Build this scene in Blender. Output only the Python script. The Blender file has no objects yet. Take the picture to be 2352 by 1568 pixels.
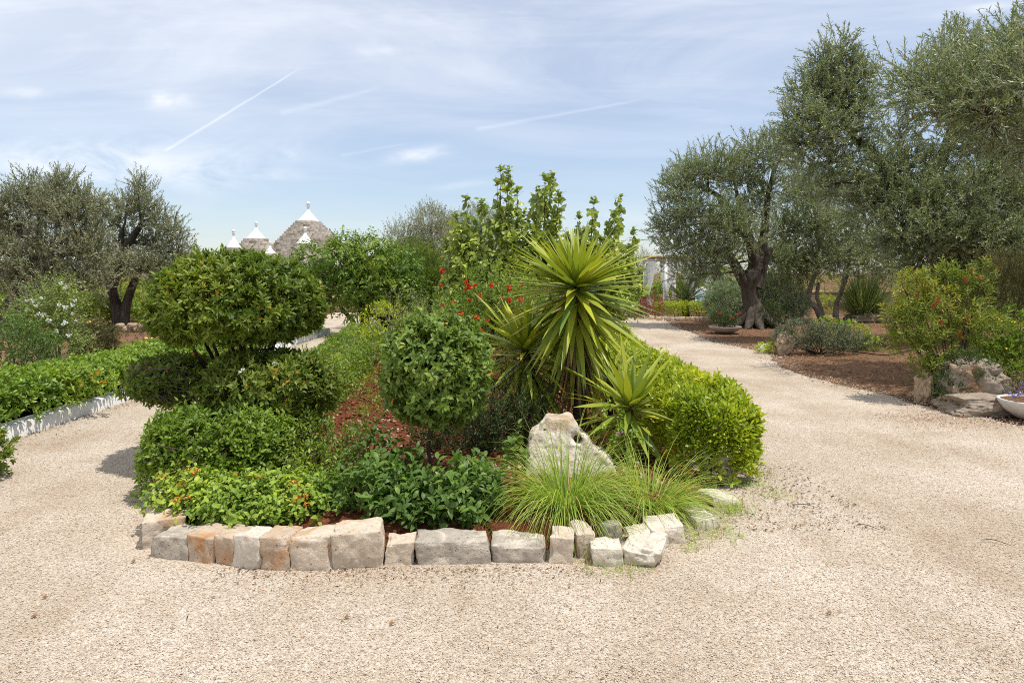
import bpy, bmesh, math, random
import numpy as np
from math import radians as R, pi as PI
from mathutils import Vector

rng = np.random.default_rng(11)
random.seed(5)
scene = bpy.context.scene
COL = scene.collection
# ------------------------------------------------------------------ picture geometry
F, HZ, CX, H = 1568.0, 625.0, 1176.0, 1.75
K = 1.0884
def G(x, y):
    Y = H * F / (y - HZ); return ((x - CX) * Y / F, Y)
def P(x, y, Y): return np.array([(x - CX) * Y / F, Y, H - (y - HZ) * Y / F])

# ------------------------------------------------------------------ numpy helpers
def nrm(a): return a / np.maximum(np.linalg.norm(a, axis=-1, keepdims=True), 1e-9)
def unit(n): return nrm(rng.normal(size=(n, 3)))
def _hash(ix, iy, iz, seed):
    h = (ix * 374761393 + iy * 668265263 + iz * 2147483647 + seed * 974711) & 0xFFFFFFFF
    h = ((h ^ (h >> 13)) * 1274126177) & 0xFFFFFFFF
    return ((h ^ (h >> 16)) & 0xFFFF) / 65535.0
def noise(p, seed=0):
    p = np.asarray(p, float); i = np.floor(p).astype(np.int64); f = p - i; f = f * f * (3 - 2 * f)
    r = 0
    for dx in (0, 1):
        for dy in (0, 1):
            for dz in (0, 1):
                w = (f[..., 0] if dx else 1 - f[..., 0]) * (f[..., 1] if dy else 1 - f[..., 1]) * (f[..., 2] if dz else 1 - f[..., 2])
                r = r + w * _hash(i[..., 0] + dx, i[..., 1] + dy, i[..., 2] + dz, seed)
    return r * 2 - 1
def fbm(p, seed=0, o=3):
    r = 0; a = 1.0
    for k in range(o):
        r = r + a * noise(np.asarray(p) * 2 ** k, seed + k); a *= .5
    return r / 1.75

class Acc:
    def __init__(s): s.v = []; s.t = []; s.q = []; s.r = []; s.n = 0
    def add(s, v, tris=None, quads=None, rnd=None):
        v = np.asarray(v, float).reshape(-1, 3)
        if tris is not None and len(tris): s.t.append(np.asarray(tris).reshape(-1, 3) + s.n)
        if quads is not None and len(quads): s.q.append(np.asarray(quads).reshape(-1, 4) + s.n)
        s.v.append(v)
        if rnd is None: rnd = .5
        s.r.append(np.broadcast_to(np.asarray(rnd, float), (len(v),)).copy())
        s.n += len(v)
    def mesh(s, name, mat, loc=(0, 0, 0), smooth=False):
        me = bpy.data.meshes.new(name)
        v = np.concatenate(s.v) - np.asarray(loc, float)
        t = np.concatenate(s.t) if s.t else np.zeros((0, 3), int)
        q = np.concatenate(s.q) if s.q else np.zeros((0, 4), int)
        me.vertices.add(len(v)); me.vertices.foreach_set('co', v.astype(np.float32).ravel())
        idx = np.concatenate([t.ravel(), q.ravel()]).astype(np.int32)
        me.loops.add(len(idx)); me.loops.foreach_set('vertex_index', idx)
        st = np.concatenate([np.arange(len(t)) * 3, len(t) * 3 + np.arange(len(q)) * 4]).astype(np.int32)
        me.polygons.add(len(t) + len(q)); me.polygons.foreach_set('loop_start', st)
        if smooth: me.polygons.foreach_set('use_smooth', np.ones(len(t) + len(q), bool))
        a = me.attributes.new('rnd', 'FLOAT', 'POINT'); a.data.foreach_set('value', np.concatenate(s.r).astype(np.float32))
        me.update(calc_edges=True)
        if mat: me.materials.append(mat)
        return me

def props(o, label=None, cat=None, group=None, kind=None):
    if label: o['label'] = label
    if cat: o['category'] = cat
    if group: o['group'] = group
    if kind: o['kind'] = kind
    return o
def thing(name, label, cat, loc, group=None):
    o = bpy.data.objects.new(name, None); o.empty_display_size = .1
    COL.objects.link(o); o.location = tuple(float(c) for c in loc)
    return props(o, label, cat, group)
def wloc(o):
    l = np.array(o.location)
    while o.parent: o = o.parent; l = l + np.array(o.location)
    return l
def part(acc, name, mat, parent=None, smooth=False, loc=None):
    pl = wloc(parent) if parent else np.zeros(3)
    loc = pl if loc is None else np.asarray(loc, float)
    me = acc.mesh(name, mat, loc, smooth)
    o = bpy.data.objects.new(name, me); COL.objects.link(o)
    if parent: o.parent = parent
    o.location = tuple(loc - pl)
    if name == 'twigs': o['kind'] = 'stuff'
    return o
def solo(acc, name, mat, label, cat, loc, group=None, smooth=False):
    return props(part(acc, name, mat, None, smooth, loc), label, cat, group)
def copies(parent, me, pts, name, smin=.8, smax=1.25):
    pl = wloc(parent)
    for p in pts:
        o = bpy.data.objects.new(name, me); COL.objects.link(o); o.parent = parent
        o.location = tuple(np.asarray(p) - pl)
        o.rotation_euler = (random.uniform(-.6, .6), random.uniform(-.6, .6), random.uniform(0, 6.28))
        s = random.uniform(smin, smax); o.scale = (s, s, s)

# ------------------------------------------------------------------ materials
def newmat(name):
    m = bpy.data.materials.new(name); m.use_nodes = True
    nt = m.node_tree; b = nt.nodes['Principled BSDF']
    return m, nt, b
def N(nt, typ, ins=None, **kw):
    n = nt.nodes.new(typ)
    for k, v in kw.items(): setattr(n, k, v)
    for k, v in (ins or {}).items():
        if hasattr(v, 'is_output') or isinstance(v, bpy.types.NodeSocket): nt.links.new(v, n.inputs[k])
        else: n.inputs[k].default_value = v
    return n
def c4(c): return (c[0], c[1], c[2], 1)
def ramp(nt, fac, stops, interp='LINEAR'):
    n = nt.nodes.new('ShaderNodeValToRGB'); cr = n.color_ramp; cr.interpolation = interp
    while len(cr.elements) < len(stops): cr.elements.new(.5)
    for e, (p, c) in zip(cr.elements, stops): e.position = p; e.color = c4(c)
    nt.links.new(fac, n.inputs[0]); return n.outputs[0]
def mixc(nt, fac, a, b, blend='MIX'):
    n = nt.nodes.new('ShaderNodeMix'); n.data_type = 'RGBA'; n.blend_type = blend
    for i, v in ((0, fac), (6, a), (7, b)):
        if isinstance(v, bpy.types.NodeSocket): nt.links.new(v, n.inputs[i])
        else: n.inputs[i].default_value = c4(v) if isinstance(v, tuple) else v
    return n.outputs[2]
def math_(nt, op, a, b=0., c=None, clamp=False):
    n = nt.nodes.new('ShaderNodeMath'); n.operation = op; n.use_clamp = clamp
    for i, v in enumerate((a, b, c)):
        if v is None: continue
        if isinstance(v, bpy.types.NodeSocket): nt.links.new(v, n.inputs[i])
        else: n.inputs[i].default_value = v
    return n.outputs[0]
def bumpn(nt, b, h, strength, dist):
    n = N(nt, 'ShaderNodeBump', {'Height': h, 'Strength': strength, 'Distance': dist}); nt.links.new(n.outputs[0], b.inputs['Normal'])

def leafmat(name, stops, trans=.3, rough=.42, spec=.35, back=None, interp='LINEAR', tboost=(1.5, 1.6, .8), gain=1.3):
    m, nt, b = newmat(name)
    at = N(nt, 'ShaderNodeAttribute', attribute_name='rnd')
    stops = [(p_, tuple(min(.85, c_ * gain * f_) for c_, f_ in zip(q_, (1.22, 1., .9) if gain == 1.3 else (1.06, 1, .92) if gain > 2 else (1, 1, 1)))) for p_, q_ in stops]
    col = ramp(nt, at.outputs['Fac'], stops, interp)
    if back:
        g = N(nt, 'ShaderNodeNewGeometry'); col = mixc(nt, g.outputs['Backfacing'], col, back)
    nt.links.new(col, b.inputs['Base Color']); b.inputs['Roughness'].default_value = rough
    b.inputs['Specular IOR Level'].default_value = spec
    if trans:
        t = N(nt, 'ShaderNodeBsdfTranslucent'); nt.links.new(mixc(nt, 1., col, tboost, 'MULTIPLY'), t.inputs[0])
        mx = N(nt, 'ShaderNodeMixShader', {0: trans, 1: b.outputs[0], 2: t.outputs[0]})
        nt.links.new(mx.outputs[0], nt.nodes['Material Output'].inputs[0])
    return m
def plain(name, col, rough=.7, nscale=0, ncol=None, bump=0, bscale=40, bdist=.01, spec=.3, detail=4):
    m, nt, b = newmat(name); b.inputs['Roughness'].default_value = rough; b.inputs['Specular IOR Level'].default_value = spec
    tc = N(nt, 'ShaderNodeTexCoord')
    if nscale:
        n = N(nt, 'ShaderNodeTexNoise', {'Vector': tc.outputs['Object'], 'Scale': nscale, 'Detail': detail})
        nt.links.new(ramp(nt, n.outputs[0], [(.35, col), (.65, ncol)]), b.inputs['Base Color'])
    else: b.inputs['Base Color'].default_value = c4(col)
    if bump:
        n = N(nt, 'ShaderNodeTexNoise', {'Vector': tc.outputs['Object'], 'Scale': bscale, 'Detail': 6}); bumpn(nt, b, n.outputs[0], bump, bdist)
    return m
def barkmat(name, a, bcol, scale=6, zs=.25):
    m, nt, b = newmat(name); b.inputs['Roughness'].default_value = .9; b.inputs['Specular IOR Level'].default_value = .15
    tc = N(nt, 'ShaderNodeTexCoord'); mp = N(nt, 'ShaderNodeMapping', {'Vector': tc.outputs['Object'], 'Scale': (1, 1, zs)})
    n = N(nt, 'ShaderNodeTexNoise', {'Vector': mp.outputs[0], 'Scale': scale, 'Detail': 8, 'Roughness': .7})
    nt.links.new(ramp(nt, n.outputs[0], [(.32, a), (.66, bcol)]), b.inputs['Base Color'])
    bumpn(nt, b, n.outputs[0], 1., .08); return m
def stonemat(name, base, alt, stain, stain_lo=.55, stain_hi=.7, lichen=(.26, .22, .17), lichen_amt=.35, scale=7):
    m, nt, b = newmat(name); b.inputs['Roughness'].default_value = .88; b.inputs['Specular IOR Level'].default_value = .2
    tc = N(nt, 'ShaderNodeTexCoord'); oi = N(nt, 'ShaderNodeObjectInfo')
    off = N(nt, 'ShaderNodeVectorMath', {0: tc.outputs['Object']}, operation='ADD')
    nt.links.new(math_(nt, 'MULTIPLY', oi.outputs['Random'], 37.), off.inputs[1])
    vec = off.outputs[0]
    n1 = N(nt, 'ShaderNodeTexNoise', {'Vector': vec, 'Scale': scale * 1.6, 'Detail': 9, 'Roughness': .72})
    col = ramp(nt, n1.outputs[0], [(.35, base), (.65, alt)])
    n2 = N(nt, 'ShaderNodeTexNoise', {'Vector': vec, 'Scale': scale * .7, 'Detail': 5, 'Distortion': .8})
    f2 = ramp(nt, n2.outputs[0], [(stain_lo, (0, 0, 0)), (stain_hi, (1, 1, 1))])
    col = mixc(nt, f2, col, stain)
    n3 = N(nt, 'ShaderNodeTexNoise', {'Vector': vec, 'Scale': scale * 6, 'Detail': 8, 'Roughness': .75})
    f3 = math_(nt, 'MULTIPLY', ramp(nt, n3.outputs[0], [(.55, (0, 0, 0)), (.63, (1, 1, 1))]), lichen_amt)
    col = mixc(nt, f3, col, lichen)
    vp = N(nt, 'ShaderNodeTexVoronoi', {'Vector': vec, 'Scale': scale * 2.6, 'Randomness': 1.})
    col = mixc(nt, ramp(nt, vp.outputs['Distance'], [(.06, (.8,) * 3), (.13, (0,) * 3)]), col, (.12, .085, .055))
    nt.links.new(col, b.inputs['Base Color'])
    vo = N(nt, 'ShaderNodeTexVoronoi', {'Vector': vec, 'Scale': scale * 5})
    pit = ramp(nt, vo.outputs['Distance'], [(.0, (0, 0, 0)), (.22, (1, 1, 1))])
    h = math_(nt, 'ADD', math_(nt, 'MULTIPLY', pit, .5), math_(nt, 'ADD', n3.outputs[0], math_(nt, 'MULTIPLY', n1.outputs[0], 1.5)))
    bumpn(nt, b, h, .9, .014); return m

M = {}
# leaf colours: (position, albedo)
M['topiary'] = leafmat('topiary_leaf', [(0, (.035, .075, .012)), (.4, (.085, .15, .02)), (.8, (.15, .225, .03)), (.965, (.17, .22, .03)), (.975, (.4, .2, .03)), (1, (.5, .25, .04))], rough=.45, spec=.3)
M['tier'] = leafmat('tier_leaf', [(0, (.05, .095, .018)), (.5, (.1, .165, .025)), (.88, (.16, .22, .035)), (.93, (.28, .2, .03)), (1, (.36, .2, .04))], rough=.45, spec=.3)
M['privet'] = leafmat('privet_leaf', [(0, (.06, .13, .02)), (.5, (.13, .23, .03)), (1, (.22, .33, .045))])
M['boxleaf'] = leafmat('box_leaf', [(0, (.05, .12, .018)), (.5, (.11, .2, .025)), (1, (.24, .33, .04))])
M['lefthedge'] = leafmat('hedge_leaf', [(0, (.055, .13, .018)), (.5, (.12, .22, .028)), (1, (.24, .36, .045))])
M['pitto'] = leafmat('pittosporum_leaf', [(0, (.09, .17, .015)), (.45, (.2, .3, .022)), (.9, (.4, .47, .03)), (1, (.5, .52, .05))], rough=.38)
M['ball'] = leafmat('standard_leaf', [(0, (.05, .11, .025)), (.5, (.105, .19, .035)), (.96, (.19, .29, .06)), (.985, (.45, .22, .03)), (1, (.5, .22, .03))], rough=.46, spec=.32)
M['viburnum'] = leafmat('viburnum_leaf', [(0, (.035, .085, .02)), (.6, (.07, .15, .03)), (1, (.13, .23, .04))], rough=.46, spec=.32)
M['lantana'] = leafmat('lantana_leaf', [(0, (.065, .15, .022)), (.45, (.13, .24, .03)), (.8, (.24, .36, .05)), (1, (.3, .42, .06))], rough=.5)
M['yucca'] = leafmat('yucca_leaf', [(0, (.06, .14, .035)), (.35, (.17, .25, .035)), (.7, (.31, .37, .04)), (.9, (.36, .37, .05)), (1, (.45, .34, .08))], trans=.2, rough=.38, spec=.35)
M['grass'] = leafmat('grass_blade', [(0, (.1, .2, .035)), (.5, (.19, .32, .055)), (.85, (.33, .42, .085)), (.95, (.5, .42, .2)), (1, (.45, .35, .2))], trans=.3)
M['grassdeep'] = leafmat('deep_grass_blade', [(0, (.07, .14, .05)), (.5, (.15, .24, .09)), (1, (.27, .34, .15))], trans=.25)
M['olive'] = leafmat('olive_leaf', [(0, (.045, .07, .028)), (.6, (.09, .12, .05)), (.94, (.16, .185, .09)), (.96, (.09, .07, .045)), (1, (.12, .09, .055))], trans=.2, gain=2.5, rough=.42, back=(.32, .35, .24), spec=.5)
M['oliveg'] = leafmat('olive_leaf_grey', [(0, (.05, .065, .035)), (.5, (.1, .12, .065)), (.82, (.17, .19, .11)), (.9, (.1, .08, .055)), (1, (.13, .1, .065))], trans=.2, gain=2.3, rough=.42, back=(.34, .35, .26), spec=.5)
M['wisteria'] = leafmat('wisteria_leaf', [(0, (.045, .11, .02)), (.5, (.1, .19, .028)), (.9, (.2, .3, .045)), (1, (.3, .36, .06))], rough=.4)
M['pear'] = leafmat('pear_leaf', [(0, (.11, .19, .035)), (.5, (.22, .32, .06)), (1, (.36, .44, .1))], rough=.36, back=(.27, .33, .13))
M['pom'] = leafmat('pomegranate_leaf', [(0, (.06, .14, .022)), (.5, (.125, .23, .035)), (.9, (.24, .33, .07)), (1, (.3, .2, .06))])
M['feather'] = leafmat('feathery_leaf', [(0, (.06, .12, .025)), (.6, (.12, .2, .035)), (1, (.2, .27, .05))])
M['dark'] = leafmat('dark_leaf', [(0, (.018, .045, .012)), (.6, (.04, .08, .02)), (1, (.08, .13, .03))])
M['lime'] = leafmat('lime_leaf', [(0, (.13, .22, .015)), (.5, (.25, .36, .02)), (1, (.4, .48, .03))])
M['silver'] = leafmat('silver_leaf', [(0, (.1, .14, .085)), (.5, (.18, .22, .14)), (1, (.28, .31, .21))], trans=.15, rough=.6)
M['silvery'] = leafmat('silver_bush_leaf', [(0, (.17, .22, .14)), (.5, (.3, .36, .24)), (1, (.45, .5, .36))], trans=.25, rough=.5, gain=1.25)
M['greyblue'] = leafmat('grey_leaf', [(0, (.07, .1, .07)), (.5, (.12, .16, .11)), (1, (.19, .23, .16))], trans=.15, rough=.55)
M['bottle'] = leafmat('bottlebrush_leaf', [(0, (.07, .13, .02)), (.4, (.12, .19, .03)), (.8, (.22, .265, .045)), (.96, (.3, .2, .05)), (1, (.34, .12, .05))])
M['olivebush'] = leafmat('brown_bush_leaf', [(0, (.035, .05, .018)), (.6, (.075, .09, .03)), (1, (.14, .12, .05))])
M['white_shrub'] = leafmat('pale_shrub_leaf', [(0, (.08, .16, .03)), (.5, (.16, .26, .06)), (1, (.28, .37, .13))])
M['redcover'] = leafmat('red_cover_leaf', [(0, (.1, .03, .03)), (.5, (.2, .06, .06)), (1, (.12, .16, .04))])
M['under'] = leafmat('undergrowth_leaf', [(0, (.06, .12, .015)), (.5, (.14, .22, .025)), (1, (.26, .34, .04))])
M['variegated'] = leafmat('silver_blade', [(0, (.25, .3, .17)), (1, (.45, .48, .33))], trans=.15)
M['bark'] = barkmat('olive_bark', (.03, .025, .02), (.15, .125, .1))
M['palebark'] = barkmat('pale_bark', (.15, .125, .1), (.46, .4, .33))
M['darkbark'] = barkmat('dark_bark', (.018, .013, .01), (.075, .055, .04), 12)
M['twig'] = plain('twig_bark', (.09, .065, .05), .9)
M['greytwig'] = plain('dry_twig', (.2, .15, .12), .9)
M['stembrown'] = barkmat('stem_bark', (.06, .04, .025), (.2, .15, .1), 20)
M['yuccabark'] = barkmat('yucca_bark', (.05, .03, .02), (.2, .14, .09), 14, 2.5)
M['stone'] = stonemat('pale_limestone', (.74, .63, .49), (.56, .46, .35), (.55, .36, .2), .52, .66)
M['stonegrey'] = stonemat('grey_limestone', (.52, .46, .375), (.37, .32, .265), (.72, .63, .5), .5, .66, lichen=(.17, .15, .12), lichen_amt=.7)
M['stonerust'] = stonemat('rusty_limestone', (.62, .5, .37), (.52, .4, .29), (.5, .25, .1), .48, .66, lichen_amt=.35)
M['stonewhite'] = stonemat('white_limestone', (.76, .69, .58), (.66, .58, .46), (.58, .42, .27), .58, .74, lichen_amt=.3)
M['boulder'] = stonemat('brown_boulder', (.4, .335, .265), (.25, .2, .15), (.36, .22, .13), .52, .68, lichen_amt=.5)
M['tan'] = stonemat('tan_boulder', (.55, .42, .3), (.42, .3, .2), (.6, .48, .35), .52, .68, lichen_amt=.3)
M['whitewash'] = plain('whitewash', (.8, .79, .76), .8, 14, (.72, .7, .66), .5, 25, .02, detail=8)
M['whitepaint'] = plain('white_plaster', (.82, .82, .8), .7, 3, (.76, .76, .74))
M['curtain'] = leafmat('curtain_cloth', gain=1., stops=[(0, (.9, .9, .9)), (1, (.9, .9, .9))], trans=.25, rough=.8, spec=.1, tboost=(1, 1, 1))
M['tuff'] = plain('tuff_block', (.55, .42, .25), .85, 5, (.46, .34, .2), .4, 30)
M['concrete'] = plain('stone_bowl', (.4, .35, .31), .8, 8, (.3, .26, .23), .4, 60, .005)
M['whitebowl'] = plain('white_bowl', (.7, .68, .64), .7, 10, (.58, .56, .52), .3, 60, .004)
M['terracotta'] = plain('terracotta', (.38, .15, .08), .8, 12, (.3, .12, .07))
M['hose'] = plain('black_hose', (.015, .015, .015), .5)
M['red'] = leafmat('red_petal', gain=1., stops=[(0, (.62, .035, .015)), (1, (.75, .1, .03))], trans=.3, tboost=(1.1, 1, 1))
M['orange'] = leafmat('lantana_petal', gain=1., stops=[(0, (.7, .12, .02)), (.55, (.8, .22, .02)), (1, (.85, .5, .06))], trans=.2, tboost=(1.1, 1, 1))
M['white'] = leafmat('white_petal', gain=1., stops=[(0, (.78, .78, .72)), (1, (.82, .82, .78))], trans=.2, tboost=(1, 1, 1))
M['pink'] = leafmat('pink_petal', gain=1., stops=[(0, (.55, .16, .45)), (.8, (.62, .3, .58)), (1, (.8, .55, .1))], trans=.2, tboost=(1, 1, 1))
M['yellow'] = leafmat('yellow_petal', gain=1., stops=[(0, (.75, .42, .02)), (1, (.8, .55, .05))], trans=.2, tboost=(1, 1, 1))
M['blue'] = leafmat('lavender_petal', gain=1., stops=[(0, (.12, .12, .5)), (1, (.4, .36, .6))], trans=.2, tboost=(1, 1, 1))

# trullo stones: per-stone shade
m, nt, b = newmat('dry_stone'); M['drystone'] = m
at = N(nt, 'ShaderNodeAttribute', attribute_name='rnd')
nt.links.new(ramp(nt, at.outputs['Fac'], [(0, (.26, .22, .18)), (.3, (.42, .365, .3)), (.7, (.56, .5, .425)), (1, (.68, .62, .54))]), b.inputs['Base Color'])
b.inputs['Roughness'].default_value = .9

def pebblemat(name, stops):
    m, nt, b = newmat(name)
    at = N(nt, 'ShaderNodeAttribute', attribute_name='rnd')
    nt.links.new(ramp(nt, at.outputs['Fac'], stops), b.inputs['Base Color']); b.inputs['Roughness'].default_value = .85
    b.inputs['Specular IOR Level'].default_value = .2
    return m
GR = [(0, (.2, .145, .1)), (.06, (.33, .25, .175)), (.18, (.47, .385, .295)), (.5, (.56, .475, .375)), (.8, (.63, .55, .455)), (1, (.74, .68, .6))]
M['pebble'] = pebblemat('gravel_stone', GR)
M['clod'] = pebblemat('soil_clod', [(0, (.11, .035, .016)), (.5, (.19, .065, .028)), (.88, (.26, .1, .045)), (.93, (.5, .4, .3)), (1, (.6, .5, .4))])
M['litter'] = pebblemat('leaf_litter', [(0, (.06, .035, .02)), (.4, (.15, .085, .045)), (.75, (.28, .17, .09)), (1, (.42, .32, .2))])

def gravelmat():
    m, nt, b = newmat('gravel'); b.inputs['Roughness'].default_value = .9; b.inputs['Specular IOR Level'].default_value = .15
    tc = N(nt, 'ShaderNodeTexCoord'); v = tc.outputs['Object']
    vo = N(nt, 'ShaderNodeTexVoronoi', {'Vector': v, 'Scale': 135.})
    sp = N(nt, 'ShaderNodeSeparateColor', {0: vo.outputs['Color']})
    col = ramp(nt, sp.outputs[0], GR)
    vo2 = N(nt, 'ShaderNodeTexVoronoi', {'Vector': v, 'Scale': 70.})
    sp2 = N(nt, 'ShaderNodeSeparateColor', {0: vo2.outputs['Color']})
    col = mixc(nt, ramp(nt, sp2.outputs[1], [(.0, (.5,) * 3), (.07, (0,) * 3)]), col, (.25, .17, .1))
    big = N(nt, 'ShaderNodeTexNoise', {'Vector': v, 'Scale': .8, 'Detail': 5, 'Roughness': .6})
    col = mixc(nt, 1., col, ramp(nt, big.outputs[0], [(.32, (.8, .74, .67)), (.5, (.95, .92, .88)), (.66, (1.06, 1.06, 1.06))]), 'MULTIPLY')
    mpv = N(nt, 'ShaderNodeMapping', {'Vector': v, 'Scale': (2.2, .35, 1), 'Rotation': (0, 0, .25)}); trk = N(nt, 'ShaderNodeTexNoise', {'Vector': mpv.outputs[0], 'Scale': 1., 'Detail': 4})
    col = mixc(nt, 1., col, ramp(nt, trk.outputs[0], [(.36, (.94, .92, .9)), (.5, (1., 1., 1.)), (.64, (1.03, 1.03, 1.03))]), 'MULTIPLY')
    mid = N(nt, 'ShaderNodeTexNoise', {'Vector': v, 'Scale': 5., 'Detail': 9, 'Roughness': .78})
    col = mixc(nt, ramp(nt, mid.outputs[0], [(.56, (0,) * 3), (.72, (.6,) * 3)]), col, (.3, .22, .14))
    nt.links.new(col, b.inputs['Base Color'])
    h = math_(nt, 'ADD', math_(nt, 'MULTIPLY', vo.outputs['Distance'], -1.), math_(nt, 'MULTIPLY', mid.outputs[0], .8))
    bumpn(nt, b, h, .7, .012); return m
M['gravel'] = gravelmat()
def earthmat(name, cols, s1=60, s2=1.2, tint=((.75, .75, .75), (1, 1, 1)), bd=.03):
    m, nt, b = newmat(name); b.inputs['Roughness'].default_value = .95; b.inputs['Specular IOR Level'].default_value = .1
    tc = N(nt, 'ShaderNodeTexCoord'); v = tc.outputs['Object']
    n = N(nt, 'ShaderNodeTexNoise', {'Vector': v, 'Scale': s1, 'Detail': 6, 'Roughness': .7})
    col = ramp(nt, n.outputs[0], cols)
    n2 = N(nt, 'ShaderNodeTexNoise', {'Vector': v, 'Scale': s2, 'Detail': 5})
    col = mixc(nt, 1., col, ramp(nt, n2.outputs[0], [(.35, tint[0]), (.65, tint[1])]), 'MULTIPLY')
    nt.links.new(col, b.inputs['Base Color'])
    n3 = N(nt, 'ShaderNodeTexNoise', {'Vector': v, 'Scale': s1 * .3, 'Detail': 8, 'Roughness': .7})
    bumpn(nt, b, n3.outputs[0], 1., bd); return m
M['soil'] = earthmat('red_soil', [(.3, (.12, .038, .017)), (.5, (.19, .065, .028)), (.64, (.26, .1, .045)), (.72, (.42, .28, .18))], 26, 1.5, bd=.08)
M['mulch'] = earthmat('mulch', [(.3, (.1, .052, .03)), (.5, (.21, .115, .062)), (.66, (.34, .205, .12)), (.78, (.48, .35, .24))], 40, .6)

# ------------------------------------------------------------------ leaf machinery
OV = (np.array([(0, 0, 0), (.35, 0, -.02), (.7, 0, -.04), (1, 0, -.12), (.33, .5, .05), (.68, .36, .0), (.33, -.5, .05), (.68, -.36, .0)]),
      np.array([(0, 1, 4), (0, 6, 1), (2, 3, 5), (2, 7, 3)]), np.array([(1, 2, 5, 4), (1, 6, 7, 2)]))
OB = (np.array([(0, 0, 0), (.35, 0, -.02), (.75, 0, -.02), (1, 0, -.05), (.4, .26, .03), (.78, .5, .04), (.4, -.26, .03), (.78, -.5, .04)]), OV[1], OV[2])
AR = (np.array([(0, 0, 0), (.35, 0, .06), (.7, 0, .0), (1, 0, -.22), (.35, .5, .1), (.7, .4, .02), (.35, -.5, .1), (.7, -.4, .02)]), OV[1], OV[2])
DI = (np.array([(0, 0, 0), (.45, .5, .06), (1, 0, -.05), (.45, -.5, .06)]), np.array([(0, 2, 1), (0, 3, 2)]), np.zeros((0, 4), int))
def leaves(acc, Pp, D, Nn, L, W, tmpl, rnd):
    n = len(Pp); tv, tt, tq = tmpl; k = len(tv)
    D = nrm(D); S = nrm(np.cross(Nn, D)); Nn = np.cross(D, S)
    L = np.broadcast_to(L, (n,)); W = np.broadcast_to(W, (n,))
    V = (Pp[:, None] + D[:, None] * (tv[None, :, 0, None] * L[:, None, None]) + S[:, None] * (tv[None, :, 1, None] * W[:, None, None])
         + Nn[:, None] * (tv[None, :, 2, None] * L[:, None, None]))
    base = (np.arange(n) * k)[:, None, None]
    acc.add(V.reshape(-1, 3), (tt[None] + base).reshape(-1, 3), (tq[None] + base).reshape(-1, 4) if len(tq) else None, np.repeat(rnd, k))
def stick(acc, A, B, r0, r1=None):
    """thin three-sided twigs from A to B"""
    A = np.atleast_2d(A); B = np.atleast_2d(B); n = len(A); r1 = r0 * .5 if r1 is None else r1
    d = nrm(B - A); x = nrm(np.cross(d, np.array([.31, .77, .55]))); y = np.cross(d, x)
    V = []
    for Q, r in ((A, r0), (B, r1)):
        for a in (0, 2.094, 4.189):
            V.append(Q + (x * math.cos(a) + y * math.sin(a)) * np.reshape(r, (-1, 1)))
    V = np.stack(V, 1)
    q = np.array([(0, 1, 4, 3), (1, 2, 5, 4), (2, 0, 3, 5)])
    acc.add(V.reshape(-1, 3), None, (q[None] + (np.arange(n) * 6)[:, None, None]).reshape(-1, 4), .5)
def shoots(acc, Pp, A, k, length, L, W, spread=.9, tmpl=DI, droop=0., phyl=2.4, twigs=None, twr=.0025, clump=3., cw=.45, svar=.25, sd=0, taper=0., old=.012):
    n = len(Pp); A = nrm(A)
    ref = unit(n); X = nrm(np.cross(A, ref)); Y = np.cross(A, X)
    length = np.broadcast_to(length, (n,)) * rng.uniform(.7, 1.3, n)
    base_r = np.clip(.5 + cw * noise(Pp * clump, 5 + sd) * 1.3, 0, 1)
    ph0 = rng.uniform(0, 6.28, n)
    for j in range(k):
        t = (j + rng.uniform(0, .8, n)) / k
        a = ph0 + j * phyl + rng.normal(0, .25, n)
        s = spread + rng.normal(0, svar, n)
        perp = X * np.cos(a)[:, None] + Y * np.sin(a)[:, None]
        D = A * np.cos(s)[:, None] + perp * np.sin(s)[:, None]; D[:, 2] -= droop
        Nn = A * np.sin(s)[:, None] - perp * np.cos(s)[:, None] + rng.normal(0, .25, (n, 3))
        Q = Pp + A * (t * length)[:, None]; Q[:, 2] -= droop * .3 * t * t * length
        l = L * rng.uniform(.7, 1.25, n) * (1 - taper * t)
        rn = np.clip(base_r * (1 - .5) + rng.uniform(0, 1, n) * .5 + rng.normal(0, .05, n), 0, 1) if cw else rng.uniform(0, 1, n)
        # a small share of leaves is old: the top end of the ramp
        rn = np.where(rng.uniform(0, 1, n) < old, rng.uniform(.95, 1, n), rn * .95)
        leaves(acc, Q, D, Nn, l, W * l / L, tmpl, rn)
    if twigs is not None: stick(twigs, Pp, Pp + A * length[:, None], np.full(n, twr))
def ell(n, c, r, depth=.35, e=1., lump=.12, lf=2.2, sd=0, up=None, flat=None):
    """points in the outer shell of a lumpy (super)ellipsoid, with outward directions"""
    u = unit(n); c = np.asarray(c, float); r = np.asarray(r, float)
    if e != 1: u = np.sign(u) * np.abs(u) ** e; m_ = np.max(np.abs(u), 1, keepdims=True); u = u / np.linalg.norm(u, axis=1, keepdims=True) ** .35
    rr = np.tile(r, (n, 1))
    if flat is not None: rr[:, 2] = np.where(u[:, 2] < 0, flat, rr[:, 2])
    t = 1 - depth * rng.uniform(0, 1, n) ** 1.4
    f = t * (1 + lump * fbm(u * lf + c * 1.7, sd) * 1.5)
    return c + u * rr * f[:, None], nrm(u / rr)
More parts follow.
